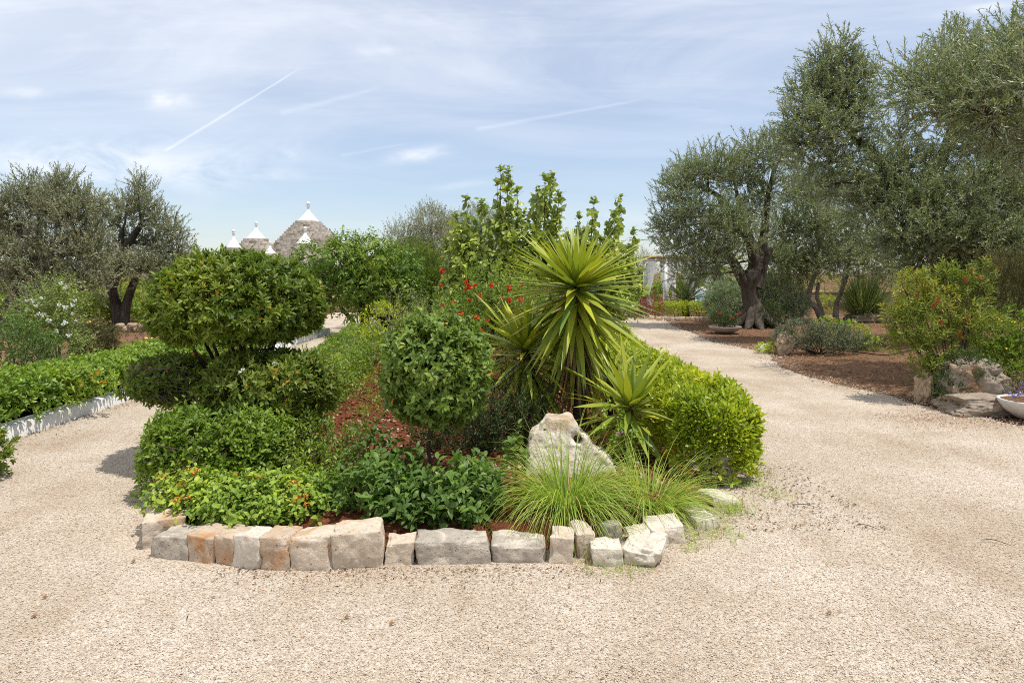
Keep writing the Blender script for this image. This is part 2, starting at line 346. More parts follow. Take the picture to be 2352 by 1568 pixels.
def hedgepts(n, path, w, h, depth=.3, e=.5, lump=.1, lf=2., sd=0, endr=.4, z0=0.):
    path = np.asarray(path, float); seg = np.diff(path, axis=0); sl = np.linalg.norm(seg, axis=1); cum = np.concatenate([[0], np.cumsum(sl)]); Lt = cum[-1]
    s = rng.uniform(0, Lt, n)
    ne = int(n * .12); s[:ne] = Lt * (rng.uniform(0, 1, ne) < .5) + 0.; s[:ne] = np.abs(s[:ne] - rng.uniform(0, 1, ne) ** 2 * endr * .6)
    k = np.clip(np.searchsorted(cum, s) - 1, 0, len(sl) - 1); tt = (s - cum[k]) / sl[k]
    q = path[k] + seg[k] * tt[:, None]; tg = seg[k] / sl[k][:, None]; lat = np.stack([tg[:, 1], -tg[:, 0]], 1)
    f = np.clip(np.minimum(s, Lt - s) / endr, 0, 1); es = np.sqrt(np.clip(1 - (1 - f) ** 3, .02, 1))
    ph = rng.uniform(0, PI, n); a = np.cos(ph); b_ = np.sin(ph)
    t = 1 - depth * rng.uniform(0, 1, n) ** 1.4
    la = np.sign(a) * np.abs(a) ** e * w / 2 * es; z = np.abs(b_) ** e * h * (es * .35 + .65)
    p3 = np.column_stack([q + lat * la[:, None], z])
    f3 = t * (1 + lump * fbm(p3 * lf, sd) * 1.5)
    Pp = np.column_stack([q + lat * (la * f3)[:, None], z0 + z * (f3 * .7 + .3 * t)])
    nm = np.column_stack([lat * (a * .9)[:, None] - tg * (np.sign(Lt / 2 - s) * (1 - f))[:, None], b_ + .1])
    return Pp, nrm(nm)
def axis(nm, out=.6, up=.5, rand=.4):
    A = nm * out + np.array([0, 0, up]) + rng.normal(0, rand, nm.shape); return nrm(A)
def strap(acc, Pp, D, L, W, droop, rnd, nseg=6, prof=None, fold=.25, roll=None):
    """long arching blades (yucca, grass, aloe): V section, gravity droop"""
    n = len(Pp); d = nrm(D); L = np.broadcast_to(L, (n,)); W = np.broadcast_to(W, (n,)); droop = np.broadcast_to(droop, (n,))
    side = nrm(np.cross(d, np.array([0, 0, 1.]) + rng.normal(0, .15, (n, 3))))
    p = Pp.copy(); rows = []
    for j in range(nseg + 1):
        t = j / nseg
        w = prof(t) if prof else (1 - t) ** .8
        up = np.cross(side, d)
        hw = (W * w / 2)[:, None]
        rows.append(np.stack([p - side * hw + up * hw * fold, p - up * hw * fold * .6, p + side * hw + up * hw * fold], 1))
        p = p + d * (L / nseg)[:, None]
        d = d.copy(); d[:, 2] -= droop * (1.4 / nseg) * (.4 + t * 1.2); d = nrm(d)
    V = np.stack(rows, 1)           # n, nseg+1, 3, 3
    q = []
    for j in range(nseg):
        for c in (0, 1): q.append((j * 3 + c, j * 3 + c + 1, j * 3 + c + 4, j * 3 + c + 3))
    k = (nseg + 1) * 3
    acc.add(V.reshape(-1, 3), None, (np.array(q)[None] + (np.arange(n) * k)[:, None, None]).reshape(-1, 4), np.repeat(rnd, k))
def catmull(pts, m=6):
    p = np.asarray(pts, float); p = np.vstack([2 * p[0] - p[1], p, 2 * p[-1] - p[-2]]); o = []
    for i in range(1, len(p) - 2):
        for t in np.linspace(0, 1, m, endpoint=False):
            a, b_, c, d = p[i - 1:i + 3]
            o.append(.5 * (2 * b_ + (c - a) * t + (2 * a - 5 * b_ + 4 * c - d) * t * t + (3 * b_ - a - 3 * c + d) * t ** 3))
    o.append(p[-2]); return np.array(o)
def tube(acc, pts, rad, sides=8, m=5, ridge=0., sd=0, rf=2.5):
    p4 = catmull(np.column_stack([np.asarray(pts, float), np.asarray(rad, float)]), m)
    p = p4[:, :3]; r = np.maximum(p4[:, 3], .001); n = len(p)
    tg = nrm(np.gradient(p, axis=0)); x = nrm(np.cross(tg[0], np.array([.2, .9, .3]))); V = []
    for i in range(n):
        x = nrm(x - tg[i] * np.dot(x, tg[i])); y = np.cross(tg[i], x)
        a = np.linspace(0, 2 * PI, sides, endpoint=False)
        rr = np.full(sides, r[i])
        if ridge:
            q = np.column_stack([np.cos(a) * rf, np.sin(a) * rf, np.full(sides, p[i, 2] * .9 + sd * 3.1)])
            rr = rr * (1 + ridge * (noise(q, sd) + .5 * noise(q * 2.3, sd + 1)))
        V.append(p[i] + x * (np.cos(a) * rr)[:, None] + y * (np.sin(a) * rr)[:, None])
    V.append(p[-1:] + tg[-1] * r[-1] * .5)
    q = [(i * sides + j, i * sides + (j + 1) % sides, (i + 1) * sides + (j + 1) % sides, (i + 1) * sides + j) for i in range(n - 1) for j in range(sides)]
    t = [((n - 1) * sides + j, (n - 1) * sides + (j + 1) % sides, n * sides) for j in range(sides)]
    acc.add(np.concatenate(V), t, q, .5)
def boxacc(acc, lo, hi, rnd=.5):
    x0, y0, z0 = lo; x1, y1, z1 = hi
    acc.add([(x0, y0, z0), (x1, y0, z0), (x1, y1, z0), (x0, y1, z0), (x0, y0, z1), (x1, y0, z1), (x1, y1, z1), (x0, y1, z1)], None,
            [(0, 3, 2, 1), (4, 5, 6, 7), (0, 1, 5, 4), (1, 2, 6, 5), (2, 3, 7, 6), (3, 0, 4, 7)], rnd)
def lathe(acc, c, prof, sides=24, rnd=.5):
    V = []; a = np.linspace(0, 2 * PI, sides, endpoint=False)
    for r, z in prof: V.append(np.column_stack([c[0] + np.cos(a) * r, c[1] + np.sin(a) * r, np.full(sides, c[2] + z)]))
    n = len(prof)
    q = [(i * sides + j, i * sides + (j + 1) % sides, (i + 1) * sides + (j + 1) % sides, (i + 1) * sides + j) for i in range(n - 1) for j in range(sides)]
    acc.add(np.concatenate(V), None, q, rnd)
def cubegrid(n):
    g = np.linspace(-1, 1, n + 1); u, v = np.meshgrid(g, g, indexing='ij'); u = u.ravel(); v = v.ravel(); o = np.ones_like(u)
    V = []; Q = []; base = 0
    f = np.array([(i * (n + 1) + j, (i + 1) * (n + 1) + j, (i + 1) * (n + 1) + j + 1, i * (n + 1) + j + 1) for i in range(n) for j in range(n)])
    for ax in range(3):
        for s in (-1, 1):
            w = [None] * 3; w[ax] = o * s; w[(ax + 1) % 3] = u; w[(ax + 2) % 3] = v
            V.append(np.column_stack(w)); Q.append((f if s > 0 else f[:, ::-1]) + base); base += len(u)
    V = np.concatenate(V); Q = np.concatenate(Q)
    key, inv = np.unique(np.round(V, 5), axis=0, return_inverse=True); inv = inv.ravel()
    return key, inv[Q]
CG = cubegrid(26)
def blockstone(dims, rot, loc, sd, rough=.05, round_=.22, chip=.06, skew=.06):
    """a hand-hewn stone: subdivided block with rounded, chipped edges; base at z = 0"""
    v = CG[0].copy(); l = np.linalg.norm(v, axis=1, keepdims=True)
    sph = v / l * 1.25; v = v * (1 - round_) + sph * round_
    r_ = np.random.default_rng(sd)
    dims = np.asarray(dims, float)
    v[:, 0] += v[:, 2] * r_.normal(0, skew); v[:, 1] += v[:, 2] * r_.normal(0, skew * .6); v[:, 2] += v[:, 0] * r_.normal(0, skew) + v[:, 1] * r_.normal(0, skew)
    p = v * dims / 2
    s = sd * 7.3
    ed = np.clip(np.sort(np.abs(CG[0]), 1)[:, 1] - .75, 0, 1) * 4
    d = fbm(p * 9 + s, sd) * rough + noise(p * 3.2 + s, sd + 9) * rough * 1.1
    n3 = noise(p * 11 + s, sd + 4)
    fine = fbm(p * 34 + s, sd + 2) * .3 - np.clip(noise(p * 26 + s, sd + 6) - .5, 0, 1) * .9
    p = p + nrm(v) * (d * .6 + fine * rough * .55 - np.clip(n3, 0, 1) * ed * chip)[:, None]
    p[:, 2] += dims[2] / 2 - .01
    c, s_ = math.cos(rot), math.sin(rot)
    p = np.column_stack([p[:, 0] * c - p[:, 1] * s_, p[:, 0] * s_ + p[:, 1] * c, p[:, 2]]) + np.asarray(loc)
    return p, CG[1]
def boulder(dims, loc, sd, rot=0, amp=.22, pits=.05, rnd=.65):
    v = cubegrid(40); p0 = v[0]; l = np.linalg.norm(p0, axis=1, keepdims=True); u = p0 * (1 - rnd) + p0 / l * rnd * 1.1
    s = sd * 3.7
    f = 1 + amp * fbm(u * 1.3 + s, sd, 4) * 1.4
    cell = noise(u * 4.5 + s, sd + 3); f = f - pits * np.clip(cell - .25, 0, 1) * 3 + .06 * np.abs(noise(u * 5 + s, sd + 6)) - .05 * np.clip(noise(u * 11 + s, sd + 7) - .3, 0, 1) * 2 + .02 * fbm(u * 20 + s, sd + 8)
    p = u * f[:, None] * np.asarray(dims) / 2; p[:, 2] += dims[2] * .42
    c, s_ = math.cos(rot), math.sin(rot)
    p = np.column_stack([p[:, 0] * c - p[:, 1] * s_, p[:, 0] * s_ + p[:, 1] * c, p[:, 2]]) + np.asarray(loc)
    return p, v[1]

# ------------------------------------------------------------------ ground
a = Acc(); a.add([(-900, -300, -.014), (900, -300, -.014), (900, 1500, -.014), (-900, 1500, -.014)], None, [(0, 1, 2, 3)])
props(part(a, 'ground', M['mulch'], loc=(0, 0, -.012)), kind='structure')
def poly(name, pts, z, mat):
    bm = bmesh.new(); vs = [bm.verts.new((x, y, 0)) for x, y in pts]; f = bm.faces.new(vs); bmesh.ops.triangulate(bm, faces=[f])
    bmesh.ops.recalc_face_normals(bm, faces=bm.faces[:])
    me = bpy.data.meshes.new(name); bm.to_mesh(me); bm.free(); me.materials.append(mat)
    if me.polygons[0].normal.z < 0: me.flip_normals()
    o = bpy.data.objects.new(name, me); COL.objects.link(o); o.location.z = z; props(o, kind='structure'); return o
def wig(pts, amp=.1, step=.12, sd=0):
    p = catmull(pts, 12); o = []
    for i in range(len(p) - 1):
        n = max(1, int(np.linalg.norm(p[i + 1] - p[i]) / step))
        for j in range(n): o.append(p[i] + (p[i + 1] - p[i]) * j / n)
    o = np.array(o); q = np.column_stack([o * 1.1, np.zeros(len(o))])
    o[:, 0] += amp * fbm(q, sd) + amp * .5 * noise(q * 5, sd + 3); return o
redge = [(13, 5.6), (9.2, 6.6), (6.6, 7.2), (5.75, 7.9), (5.45, 8.7), (5.3, 9.6), (5.05, 10.8), (4.95, 12.2), (5.2, 13.5), (5.55, 14.6), (5.45, 15.6), (5.1, 16.8), (5.1, 18.5), (5.2, 20.5), (5.3, 22.5), (5.6, 24.5), (6.3, 26.)]
RE = wig(redge, .13, .12, 3)
far = [(7.5, 27.2), (4, 28.5), (2.4, 27), (2.0, 24), (1.9, 18), (1.8, 15.5), (-3.0, 15.5), (-3.4, 18), (-3.9, 21), (-5., 25), (-6.3, 29.6), (-11, 29.6), (-10.5, 27.5), (-8.2, 25.5), (-6.4, 22), (-5.5, 19)]
lft = [(-5.32, 16), (-5.3, 5.2), (-9, 4.2), (-13, 3.5), (-13, -6), (13, -6)]
poly('gravel_path', [tuple(p) for p in RE] + far + lft, .0, M['gravel'])

# raised red soil of the island bed
nx, ny = 70, 150
gx = np.linspace(-2.75, 1.75, nx); gy = np.linspace(4.22, 15.4, ny); X, Y = np.meshgrid(gx, gy, indexing='ij')
def soilz(X, Y):
    e = np.minimum.reduce([np.clip((X + 2.75) / .3, 0, 1), np.clip((1.75 - X) / .9, 0, 1), np.clip((15.4 - Y) / .5, 0, 1), np.clip((Y - 4.2 - np.clip(X - .1, 0, 2) * .62 - np.clip(-1.55 - X, 0, 2) * .75) / .25, 0, 1)])
    p = np.column_stack([X.ravel(), Y.ravel(), np.zeros(X.size)])
    return e * (.13 + .05 * fbm(p * 2.2, 4).reshape(X.shape) + .03 * noise(p * 11, 8).reshape(X.shape)) - .02 * (1 - e)
Z = soilz(X, Y)
a = Acc(); q = [(i * ny + j, (i + 1) * ny + j, (i + 1) * ny + j + 1, i * ny + j + 1) for i in range(nx - 1) for j in range(ny - 1)]
a.add(np.column_stack([X.ravel(), Y.ravel(), Z.ravel()]), None, q)
props(part(a, 'bed_soil', M['soil'], smooth=True), kind='structure')
def sz(x, y): return float(soilz(np.array([[x]], float), np.array([[y]], float))[0, 0])

OCT = np.array([(1, 0, 0), (-1, 0, 0), (0, 1, 0), (0, -1, 0), (0, 0, 1), (0, 0, -1)], float)
OCF = np.array([(0, 2, 4), (2, 1, 4), (1, 3, 4), (3, 0, 4), (2, 0, 5), (1, 2, 5), (3, 1, 5), (0, 3, 5)])
def pebbles(acc, xyz, size, rnd):
    n = len(xyz); s = size[:, None] * rng.uniform(.6, 1.25, (n, 3)); s[:, 2] *= .7
    V = OCT[None] * s[:, None] + rng.normal(0, .18, (n, 6, 3)) * size[:, None, None]
    an = rng.uniform(0, 6.28, n); c, s_ = np.cos(an)[:, None], np.sin(an)[:, None]
    V = np.stack([V[..., 0] * c - V[..., 1] * s_, V[..., 0] * s_ + V[..., 1] * c, V[..., 2]], -1) + xyz[:, None]
    acc.add(V.reshape(-1, 3), (OCF[None] + (np.arange(n) * 6)[:, None, None]).reshape(-1, 3), None, np.repeat(rnd, 6))
# loose gravel near the camera and thinning with distance
n = 95000
yy = 2.55 + 6.0 * rng.uniform(0, 1, n) ** 2.0; xx = rng.uniform(-1, 1, n) * (.78 * yy + .2)
keep = ~((yy > 4.2) & (xx > -2.6) & (xx < 1.5)) & (xx > -5.25) & (xx < 5.6)
xx, yy = xx[keep], yy[keep]; a = Acc()
pebbles(a, np.column_stack([xx, yy, rng.uniform(0, .004, len(xx))]), rng.uniform(.002, .0058, len(xx)), np.clip(rng.normal(.58, .19, len(xx)), 0, 1))
# gravel spilling over the mulch edge
k = rng.integers(0, len(RE), 5000); q = RE[k] + rng.normal(0, .22, (5000, 2)); q = q[(q[:, 1] > 6.5)]
pebbles(a, np.column_stack([q, np.full(len(q), .002)]), rng.uniform(.006, .014, len(q)), np.clip(rng.normal(.55, .24, len(q)), 0, 1))
props(part(a, 'gravel_stones', M['pebble']), kind='stuff')
# clods of the red bed
n = 16000; xx = rng.uniform(-2.2, 1.4, n); yy = 4.5 + 9 * rng.uniform(0, 1, n) ** 1.4; a = Acc()
zz = soilz(xx[:, None], yy[:, None])[:, 0]
pebbles(a, np.column_stack([xx, yy, zz + .003]), rng.uniform(.006, .022, n) * rng.choice([1, 1, 1.5], n), rng.uniform(0, 1, n))
props(part(a, 'soil_clods', M['clod']), kind='stuff')
# dry leaf litter: on the mulch, at its edge, and thin flecks on the gravel
def litter(acc, xy, z, L):
    n = len(xy); D = unit(n); D[:, 2] *= .25; Nn = np.tile([0, 0, 1.], (n, 1)) + rng.normal(0, .35, (n, 3))
    leaves(acc, np.column_stack([xy, np.full(n, z)]), D, Nn, L * rng.uniform(.5, 1.4, n), L * .3, DI, rng.uniform(0, 1, n))
a = Acc()
n = 26000; yy = 7.5 + 16 * rng.uniform(0, 1, n) ** 1.3; xx = rng.uniform(4.7, 15, n)
ed = np.interp(yy, RE[:, 1], RE[:, 0]); k = xx > ed - .15 * rng.exponential(1, n); litter(a, np.column_stack([xx, yy])[k], .006, .05)
n = 1700; yy = 2.6 + 6 * rng.uniform(0, 1, n) ** 1.2; xx = rng.uniform(-1, 1, n) * .78 * yy
d = fbm(np.column_stack([xx * 1.3, yy * 1.3, xx * 0]), 6); k = (d > .05) & ~((yy > 4.2) & (xx > -2.6) & (xx < 1.6)) & (xx > -5.2); litter(a, np.column_stack([xx, yy])[k], .008, .022)
n = 900; k = rng.integers(0, 900, n); litter(a, np.column_stack([rng.uniform(1.2, 2.6, n), rng.uniform(4.6, 6.2, n)]), .008, .03)
n = 900; yy = rng.uniform(6, 16, n); litter(a, np.column_stack([-5.2 + rng.exponential(.1, n), yy]), .008, .03)
n = 420; litter(a, np.column_stack([rng.uniform(-1.7, .5, n), 4.04 - rng.exponential(.1, n)]), .008, .025)
props(part(a, 'leaf_litter', M['litter']), kind='stuff')
# fallen twigs and big dead leaves on the gravel, each its own thing
for i, (x, y, dx) in enumerate([(1855, 1167, 58), (1995, 1215, 40), (2290, 1250, 46)]):
    gx_, gy_ = G(x, y); a = Acc(); L = dx * gy_ / F
    tube(a, [(gx_ - L / 2, gy_ + .05, .012), (gx_, gy_ + .03, .02), (gx_ + L / 2, gy_ - .04, .01)], [.002, .003, .0012], 5)
    solo(a, 'fallen_twig', M['twig'], ['longest thin dead twig lying on the gravel right of the grass tufts', 'short dead twig lying on the open gravel right of the bed', 'dry curved twig on the gravel near the frame\'s right edge'][i], 'twig', (gx_, gy_, 0), 'twigs on the gravel')
for i, (x, y, lab) in enumerate([(70, 1420, 'dark curled dead leaf on the gravel at lower left'), (95, 1376, 'small brown dead leaf on the gravel left of the bed'), (300, 1293, 'ginger dead leaf beside the left corner stone of the bed'), (893, 1437, 'rusty dead leaf on the gravel before the largest kerb stone'), (790, 1422, 'pale brown dead leaf lying just in front of the kerb stones'), (1900, 1412, 'brown dead leaf lying alone on the gravel at lower right')]):
    gx_, gy_ = G(x, y); a = Acc(); sz_ = .032
    leaves(a, np.array([[gx_, gy_, .012], [gx_ + .01, gy_ + .008, .014]]), np.array([[1, .3, .1], [.2, 1, .3]]), np.array([[0, -.3, 1], [.4, 0, 1]]), np.array([sz_, sz_ * .7]), np.array([.018, .014]), OV, np.array([.55, .8]))
    solo(a, 'dead_leaf', M['litter'], lab, 'leaf', (gx_, gy_, 0), 'dead leaves on the gravel')

# ------------------------------------------------------------------ kerb stones of the island (2560-px coordinates: xl, xr, ybl, ybr, ytop)
KS = [
 (374, 470, 1392, 1402, 1328, 'stonegrey', .24, 'grey lichened kerb stone next to the left corner block'),
 (467, 530, 1402, 1410, 1326, 'stonerust', .22, 'orange stained kerb stone with a pale right edge, third from the left corner'),
 (531, 584, 1408, 1418, 1326, 'stonerust', .22, 'narrow ochre kerb stone under the lantana'),
 (580, 644, 1414, 1425, 1330, 'stonewhite', .2, 'pale pitted kerb stone with a small dark hole near its foot'),
 (645, 723, 1424, 1426, 1328, 'stonerust', .22, 'upright kerb stone with orange foot and pale head under lantana'),
 (722, 829, 1426, 1424, 1328, 'stone', .23, 'square beige kerb stone left of the tallest kerb stone'),
 (829, 956, 1424, 1418, 1312, 'stone', .26, 'tallest kerb stone, rough cream block at the middle of the row'),
 (959, 1036, 1414, 1412, 1340, 'stone', .2, 'small grey cream kerb stone right of the tallest one'),
 (1040, 1226, 1413, 1407, 1338, 'stonegrey', .22, 'longest kerb stone, low grey block with dark cracks'),
 (1228, 1366, 1406, 1406, 1345, 'stonegrey', .24, 'dark grey low kerb stone under the hanging grass blades'),
 (1369, 1435, 1408, 1412, 1326, 'stone', .2, 'rounded grey kerb stone with grass blades hanging over it'),
]
for i, (xl, xr, yl, yr, yt, mt, dep, lab) in enumerate(KS):
    A = np.array(G(xl / K, yl / K)); B = np.array(G(xr / K, yr / K)); mid = (A + B) / 2; w = np.linalg.norm(B - A) - .006
    h = (max(yl, yr) / K - (yt + 15) / K) * mid[1] / F + .02
    ang = math.atan2(B[1] - A[1], B[0] - A[0]); nrm2 = np.array([-math.sin(ang), math.cos(ang)])
    c = mid + nrm2 * dep / 2
    p, qd = blockstone((w, dep, h), ang, (c[0], c[1], -.02), 20 + i, rough=.026, round_=.045, chip=.035, skew=.035)
    a = Acc(); a.add(p, None, qd); solo(a, 'kerb_stone', M[mt], lab, 'kerb stone', (c[0], c[1], 0), 'kerb stones edging the island bed', True)
# long left corner block running back
A = np.array(G(322 / K, 1352 / K)); B = np.array(G(374 / K, 1398 / K))
c = np.array([A[0] + .16, A[1] + .17]); p, qd = blockstone((.7, .26, .215), R(112), (c[0] - .01, c[1] + .05, -.02), 77, .03, .06, .035, .03)
a = Acc(); a.add(p, None, qd); solo(a, 'kerb_stone', M['stone'], 'big corner block of the kerb turned along the left path', 'kerb stone', (c[0], c[1], 0), 'kerb stones edging the island bed', True)
# loose rough stones at the right end
LS = [  # xl, xr, ybase, ytop(front edge), depth, material, rot, label, round, rough
 (1436, 1486, 1396, 1324, .16, 'stone', .15, 'tall leaning cream stone after the last kerb block', .18, .03),
 (1484, 1562, 1416, 1368, .2, 'stonewhite', -.08, 'low squared white stone in front of the upright chip', .12, .025),
 (1507, 1550, 1362, 1313, .12, 'stonegrey', .05, 'small upright grey chip behind the squared white stone', .12, .03),
 (1574, 1672, 1374, 1334, .24, 'stonewhite', .25, 'rough pale stone behind the pointed foremost rock', .3, .05),
 (1568, 1670, 1416, 1365, .26, 'stonewhite', -.3, 'pointed pale rock lying foremost on the gravel at the kerb\'s end', .35, .06),
 (1628, 1712, 1360, 1313, .2, 'stonewhite', .1, 'flat topped white stone with a shaded front beside the right grass tuft', .14, .03),
 (1733, 1786, 1322, 1295, .34, 'stonewhite', .12, 'smooth flat pale slab tilted in the grass', .08, .012),
 (1772, 1846, 1266, 1244, .3, 'stonewhite', .2, 'farthest flat white rock half buried by weeds near the hedge end', .3, .04),
]
for i, (xl, xr, yb, yt, dep, mt, rot, lab, rd, rg) in enumerate(LS):
    g = np.array(G((xl + xr) / 2 / K, yb / K)); w = (xr - xl) / K * g[1] / F; h = (yb - yt) / K * g[1] / F + .015
    p, qd = blockstone((w, dep, h), rot, (g[0], g[1] + dep / 2, -.015), 51 + i, rg, rd, .04, .1)
    a = Acc(); a.add(p, None, qd); solo(a, 'loose_stone', M[mt], lab, 'stone', (g[0], g[1] + dep / 2, 0), 'loose stones at the right end of the kerb', False)

# ------------------------------------------------------------------ pierced standing rock
def pierced():
    Y0 = 5.55
    ol = [(180, 960), (190, 830), (200, 700), (215, 560), (240, 470), (268, 438), (318, 422), (330, 395), (352, 372), (382, 335), (480, 328), (590, 322), (612, 375), (645, 428), (705, 470), (740, 520), (772, 566), (832, 590), (880, 630), (915, 700), (922, 780), (900, 870), (890, 960)]
    pts = [P((1250 + x / 3.1365) / K, (950 + y / 3.1365) / K, Y0) for x, y in ol]
    zb = min(p[2] for p in pts)
    bm = bmesh.new(); vs = [bm.verts.new((p[0], -.17, p[2])) for p in pts]; f = bm.faces.new(vs)
    r = bmesh.ops.extrude_face_region(bm, geom=[f]); ev = [e for e in r['geom'] if isinstance(e, bmesh.types.BMVert)]
    bmesh.ops.translate(bm, verts=ev, vec=(0, .34, 0)); bmesh.ops.recalc_face_normals(bm, faces=bm.faces[:])
    me = bpy.data.meshes.new('tmp'); bm.to_mesh(me); bm.free(); ob = bpy.data.objects.new('tmp', me); COL.objects.link(ob)
    cutters = []
    def cut(x, y, r, depth, tilt=0.):
        c = P((1250 + x / 3.1365) / K, (950 + y / 3.1365) / K, Y0); rr = r / 3.1365 / K * Y0 / F
        bm = bmesh.new()
        if depth: bmesh.ops.create_cone(bm, cap_ends=True, segments=20, radius1=rr * 1.25, radius2=rr * .9, depth=depth)
        else: bmesh.ops.create_icosphere(bm, subdivisions=3, radius=rr)
        bmesh.ops.rotate(bm, verts=bm.verts[:], matrix=__import__('mathutils').Matrix.Rotation(R(-90) + tilt, 3, 'X'))
        bmesh.ops.translate(bm, verts=bm.verts[:], vec=(c[0], 0 if depth else -.17, c[2]))
        m_ = bpy.data.meshes.new('c'); bm.to_mesh(m_); bm.free(); o = bpy.data.objects.new('c', m_); COL.objects.link(o); cutters.append(o)
    cut(615, 480, 31, .8); cut(352, 410, 13, .8); cut(268, 460, 9, .8); cut(755, 582, 16, 0); cut(640, 590, 24, 0); cut(690, 605, 15, 0); cut(610, 545, 26, 0); cut(480, 436, 8, 0); cut(430, 640, 11, 0); cut(330, 600, 9, 0); cut(540, 470, 9, 0); cut(385, 470, 9, 0); cut(600, 470, 48, 0); cut(820, 660, 14, 0)
    for c in cutters:
        md = ob.modifiers.new('b', 'BOOLEAN'); md.operation = 'DIFFERENCE'; md.object = c; md.solver = 'EXACT'
    md = ob.modifiers.new('r', 'REMESH'); md.mode = 'VOXEL'; md.voxel_size = .0095
    md = ob.modifiers.new('s', 'SMOOTH'); md.iterations = 9; md.factor = .5
    dg = bpy.context.evaluated_depsgraph_get(); dg.update()
    m2 = bpy.data.meshes.new_from_object(ob.evaluated_get(dg))
    for o in cutters + [ob]: bpy.data.objects.remove(o)
    n = len(m2.vertices); v = np.zeros(n * 3, np.float32); m2.vertices.foreach_get('co', v); v = v.reshape(-1, 3).astype(float)
    nn = np.zeros(n * 3, np.float32); m2.vertices.foreach_get('normal', nn); nn = nn.reshape(-1, 3)
    # belly and taper: thicker at the foot, thinner head
    hgt = (v[:, 2] - zb) / .75
    v[:, 1] *= (1.15 - .45 * np.clip(hgt, 0, 1))
    v += nn * (fbm(v * 5, 3) * .018 + fbm(v * 17, 5) * .014 - .02 * np.clip(noise(v * 40, 9) - .4, 0, 1) - .024 * np.clip(noise(v * 22, 8) - .45, 0, 1))[:, None]
    v[:, 1] += hgt * .26
    m2.vertices.foreach_set('co', v.astype(np.float32).ravel()); m2.update()
    for p in m2.polygons: p.use_smooth = True
    m2.materials.clear()
    m, nt, b = newmat('pierced_limestone'); b.inputs['Roughness'].default_value = .88; b.inputs['Specular IOR Level'].default_value = .2
    tc = N(nt, 'ShaderNodeTexCoord'); vec = tc.outputs['Object']
    n1 = N(nt, 'ShaderNodeTexNoise', {'Vector': vec, 'Scale': 9., 'Detail': 8, 'Roughness': .7})
    col = ramp(nt, n1.outputs[0], [(.36, (.4, .33, .25)), (.47, (.66, .58, .46)), (.62, (.78, .71, .58))])
    sepv = N(nt, 'ShaderNodeSeparateXYZ', {0: vec}); n2 = N(nt, 'ShaderNodeTexNoise', {'Vector': vec, 'Scale': 5., 'Detail': 6})
    f = math_(nt, 'ADD', math_(nt, 'MULTIPLY', sepv.outputs[2], 1.6), math_(nt, 'MULTIPLY', n2.outputs[0], 1.6))
    col = mixc(nt, ramp(nt, math_(nt, 'MULTIPLY', f, .5), [(.72, (0,) * 3), (.9, (.85,) * 3)]), col, (.46, .31, .17))
    n3 = N(nt, 'ShaderNodeTexNoise', {'Vector': vec, 'Scale': 45., 'Detail': 8, 'Roughness': .75})
    col = mixc(nt, ramp(nt, n3.outputs[0], [(.54, (0,) * 3), (.62, (.75,) * 3)]), col, (.28, .22, .16))
    nt.links.new(col, b.inputs['Base Color']); bumpn(nt, b, math_(nt, 'ADD', n1.outputs[0], n3.outputs[0]), .8, .02)
    m2.materials.append(m); m2.name = 'pierced_rock'
    o = bpy.data.objects.new('pierced_rock', m2); COL.objects.link(o); o.location = (0, Y0, 0)
    props(o, 'tall pale standing rock pierced by round holes behind the grass tuft', 'rock')
pierced()

# ------------------------------------------------------------------ flowers
def umbel(name, mat, r=.016, n=46, flat=.6, pl=.008):
    a = Acc(); u = unit(n); u[:, 2] = np.abs(u[:, 2]) * flat; leaves(a, u * r * .8, u + rng.normal(0, .6, (n, 3)), u, pl, pl * .9, DI, np.clip(u[:, 2] / flat + rng.normal(0, .15, n), 0, 1)); return a.mesh(name, mat)
def ruffle(name, mat, r=.03, n=30):
    a = Acc(); u = unit(n); leaves(a, u * r * .25, u, unit(n), r, r * .8, OV, rng.uniform(0, 1, n)); return a.mesh(name, mat)
def star(name, mat, r=.025, k=5, rep=3):
    a = Acc()
    for j in range(rep):
        c = rng.normal(0, r * .7, 3); t = np.linspace(0, 6.28, k, endpoint=False); D = np.column_stack([np.cos(t), np.sin(t), t * 0 + .4]); leaves(a, np.tile(c, (k, 1)), D, np.tile([0, 0, 1.], (k, 1)), r, r * .7, OV, rng.uniform(0, 1, k))
    return a.mesh(name, mat)
FL = {'lantana': umbel('flower', M['orange'], .018), 'pom': ruffle('flower', M['red'], .045), 'white': ruffle('flower', M['white'], .03, 16), 'pink': umbel('flower', M['pink'], .022, 60),
      'brush': None, 'yellow': star('flower', M['yellow'], .022, 6, 2), 'blue': star('flower', M['blue'], .018, 5, 4), 'redcup': ruffle('flower', M['red'], .05), 'whitepom': umbel('flower', M['white'], .03, 50, .5, .014), 'orangeb': ruffle('flower', M['orange'], .03, 24)}
a = Acc(); n = 160; t = rng.uniform(0, 6.28, n); zz = rng.uniform(-.045, .045, n); D = np.column_stack([np.cos(t), np.sin(t), np.full(n, .35)])
leaves(a, np.column_stack([np.cos(t) * .004, np.sin(t) * .004, zz]), D, unit(n), .028, .004, DI, rng.uniform(0, 1, n)); M['crimson'] = leafmat('crimson_filament', gain=1., stops=[(0, (.35, .03, .025)), (1, (.5, .08, .05))], trans=.2, tboost=(1.1, 1, 1)); FL['brush'] = a.mesh('flower', M['crimson'])

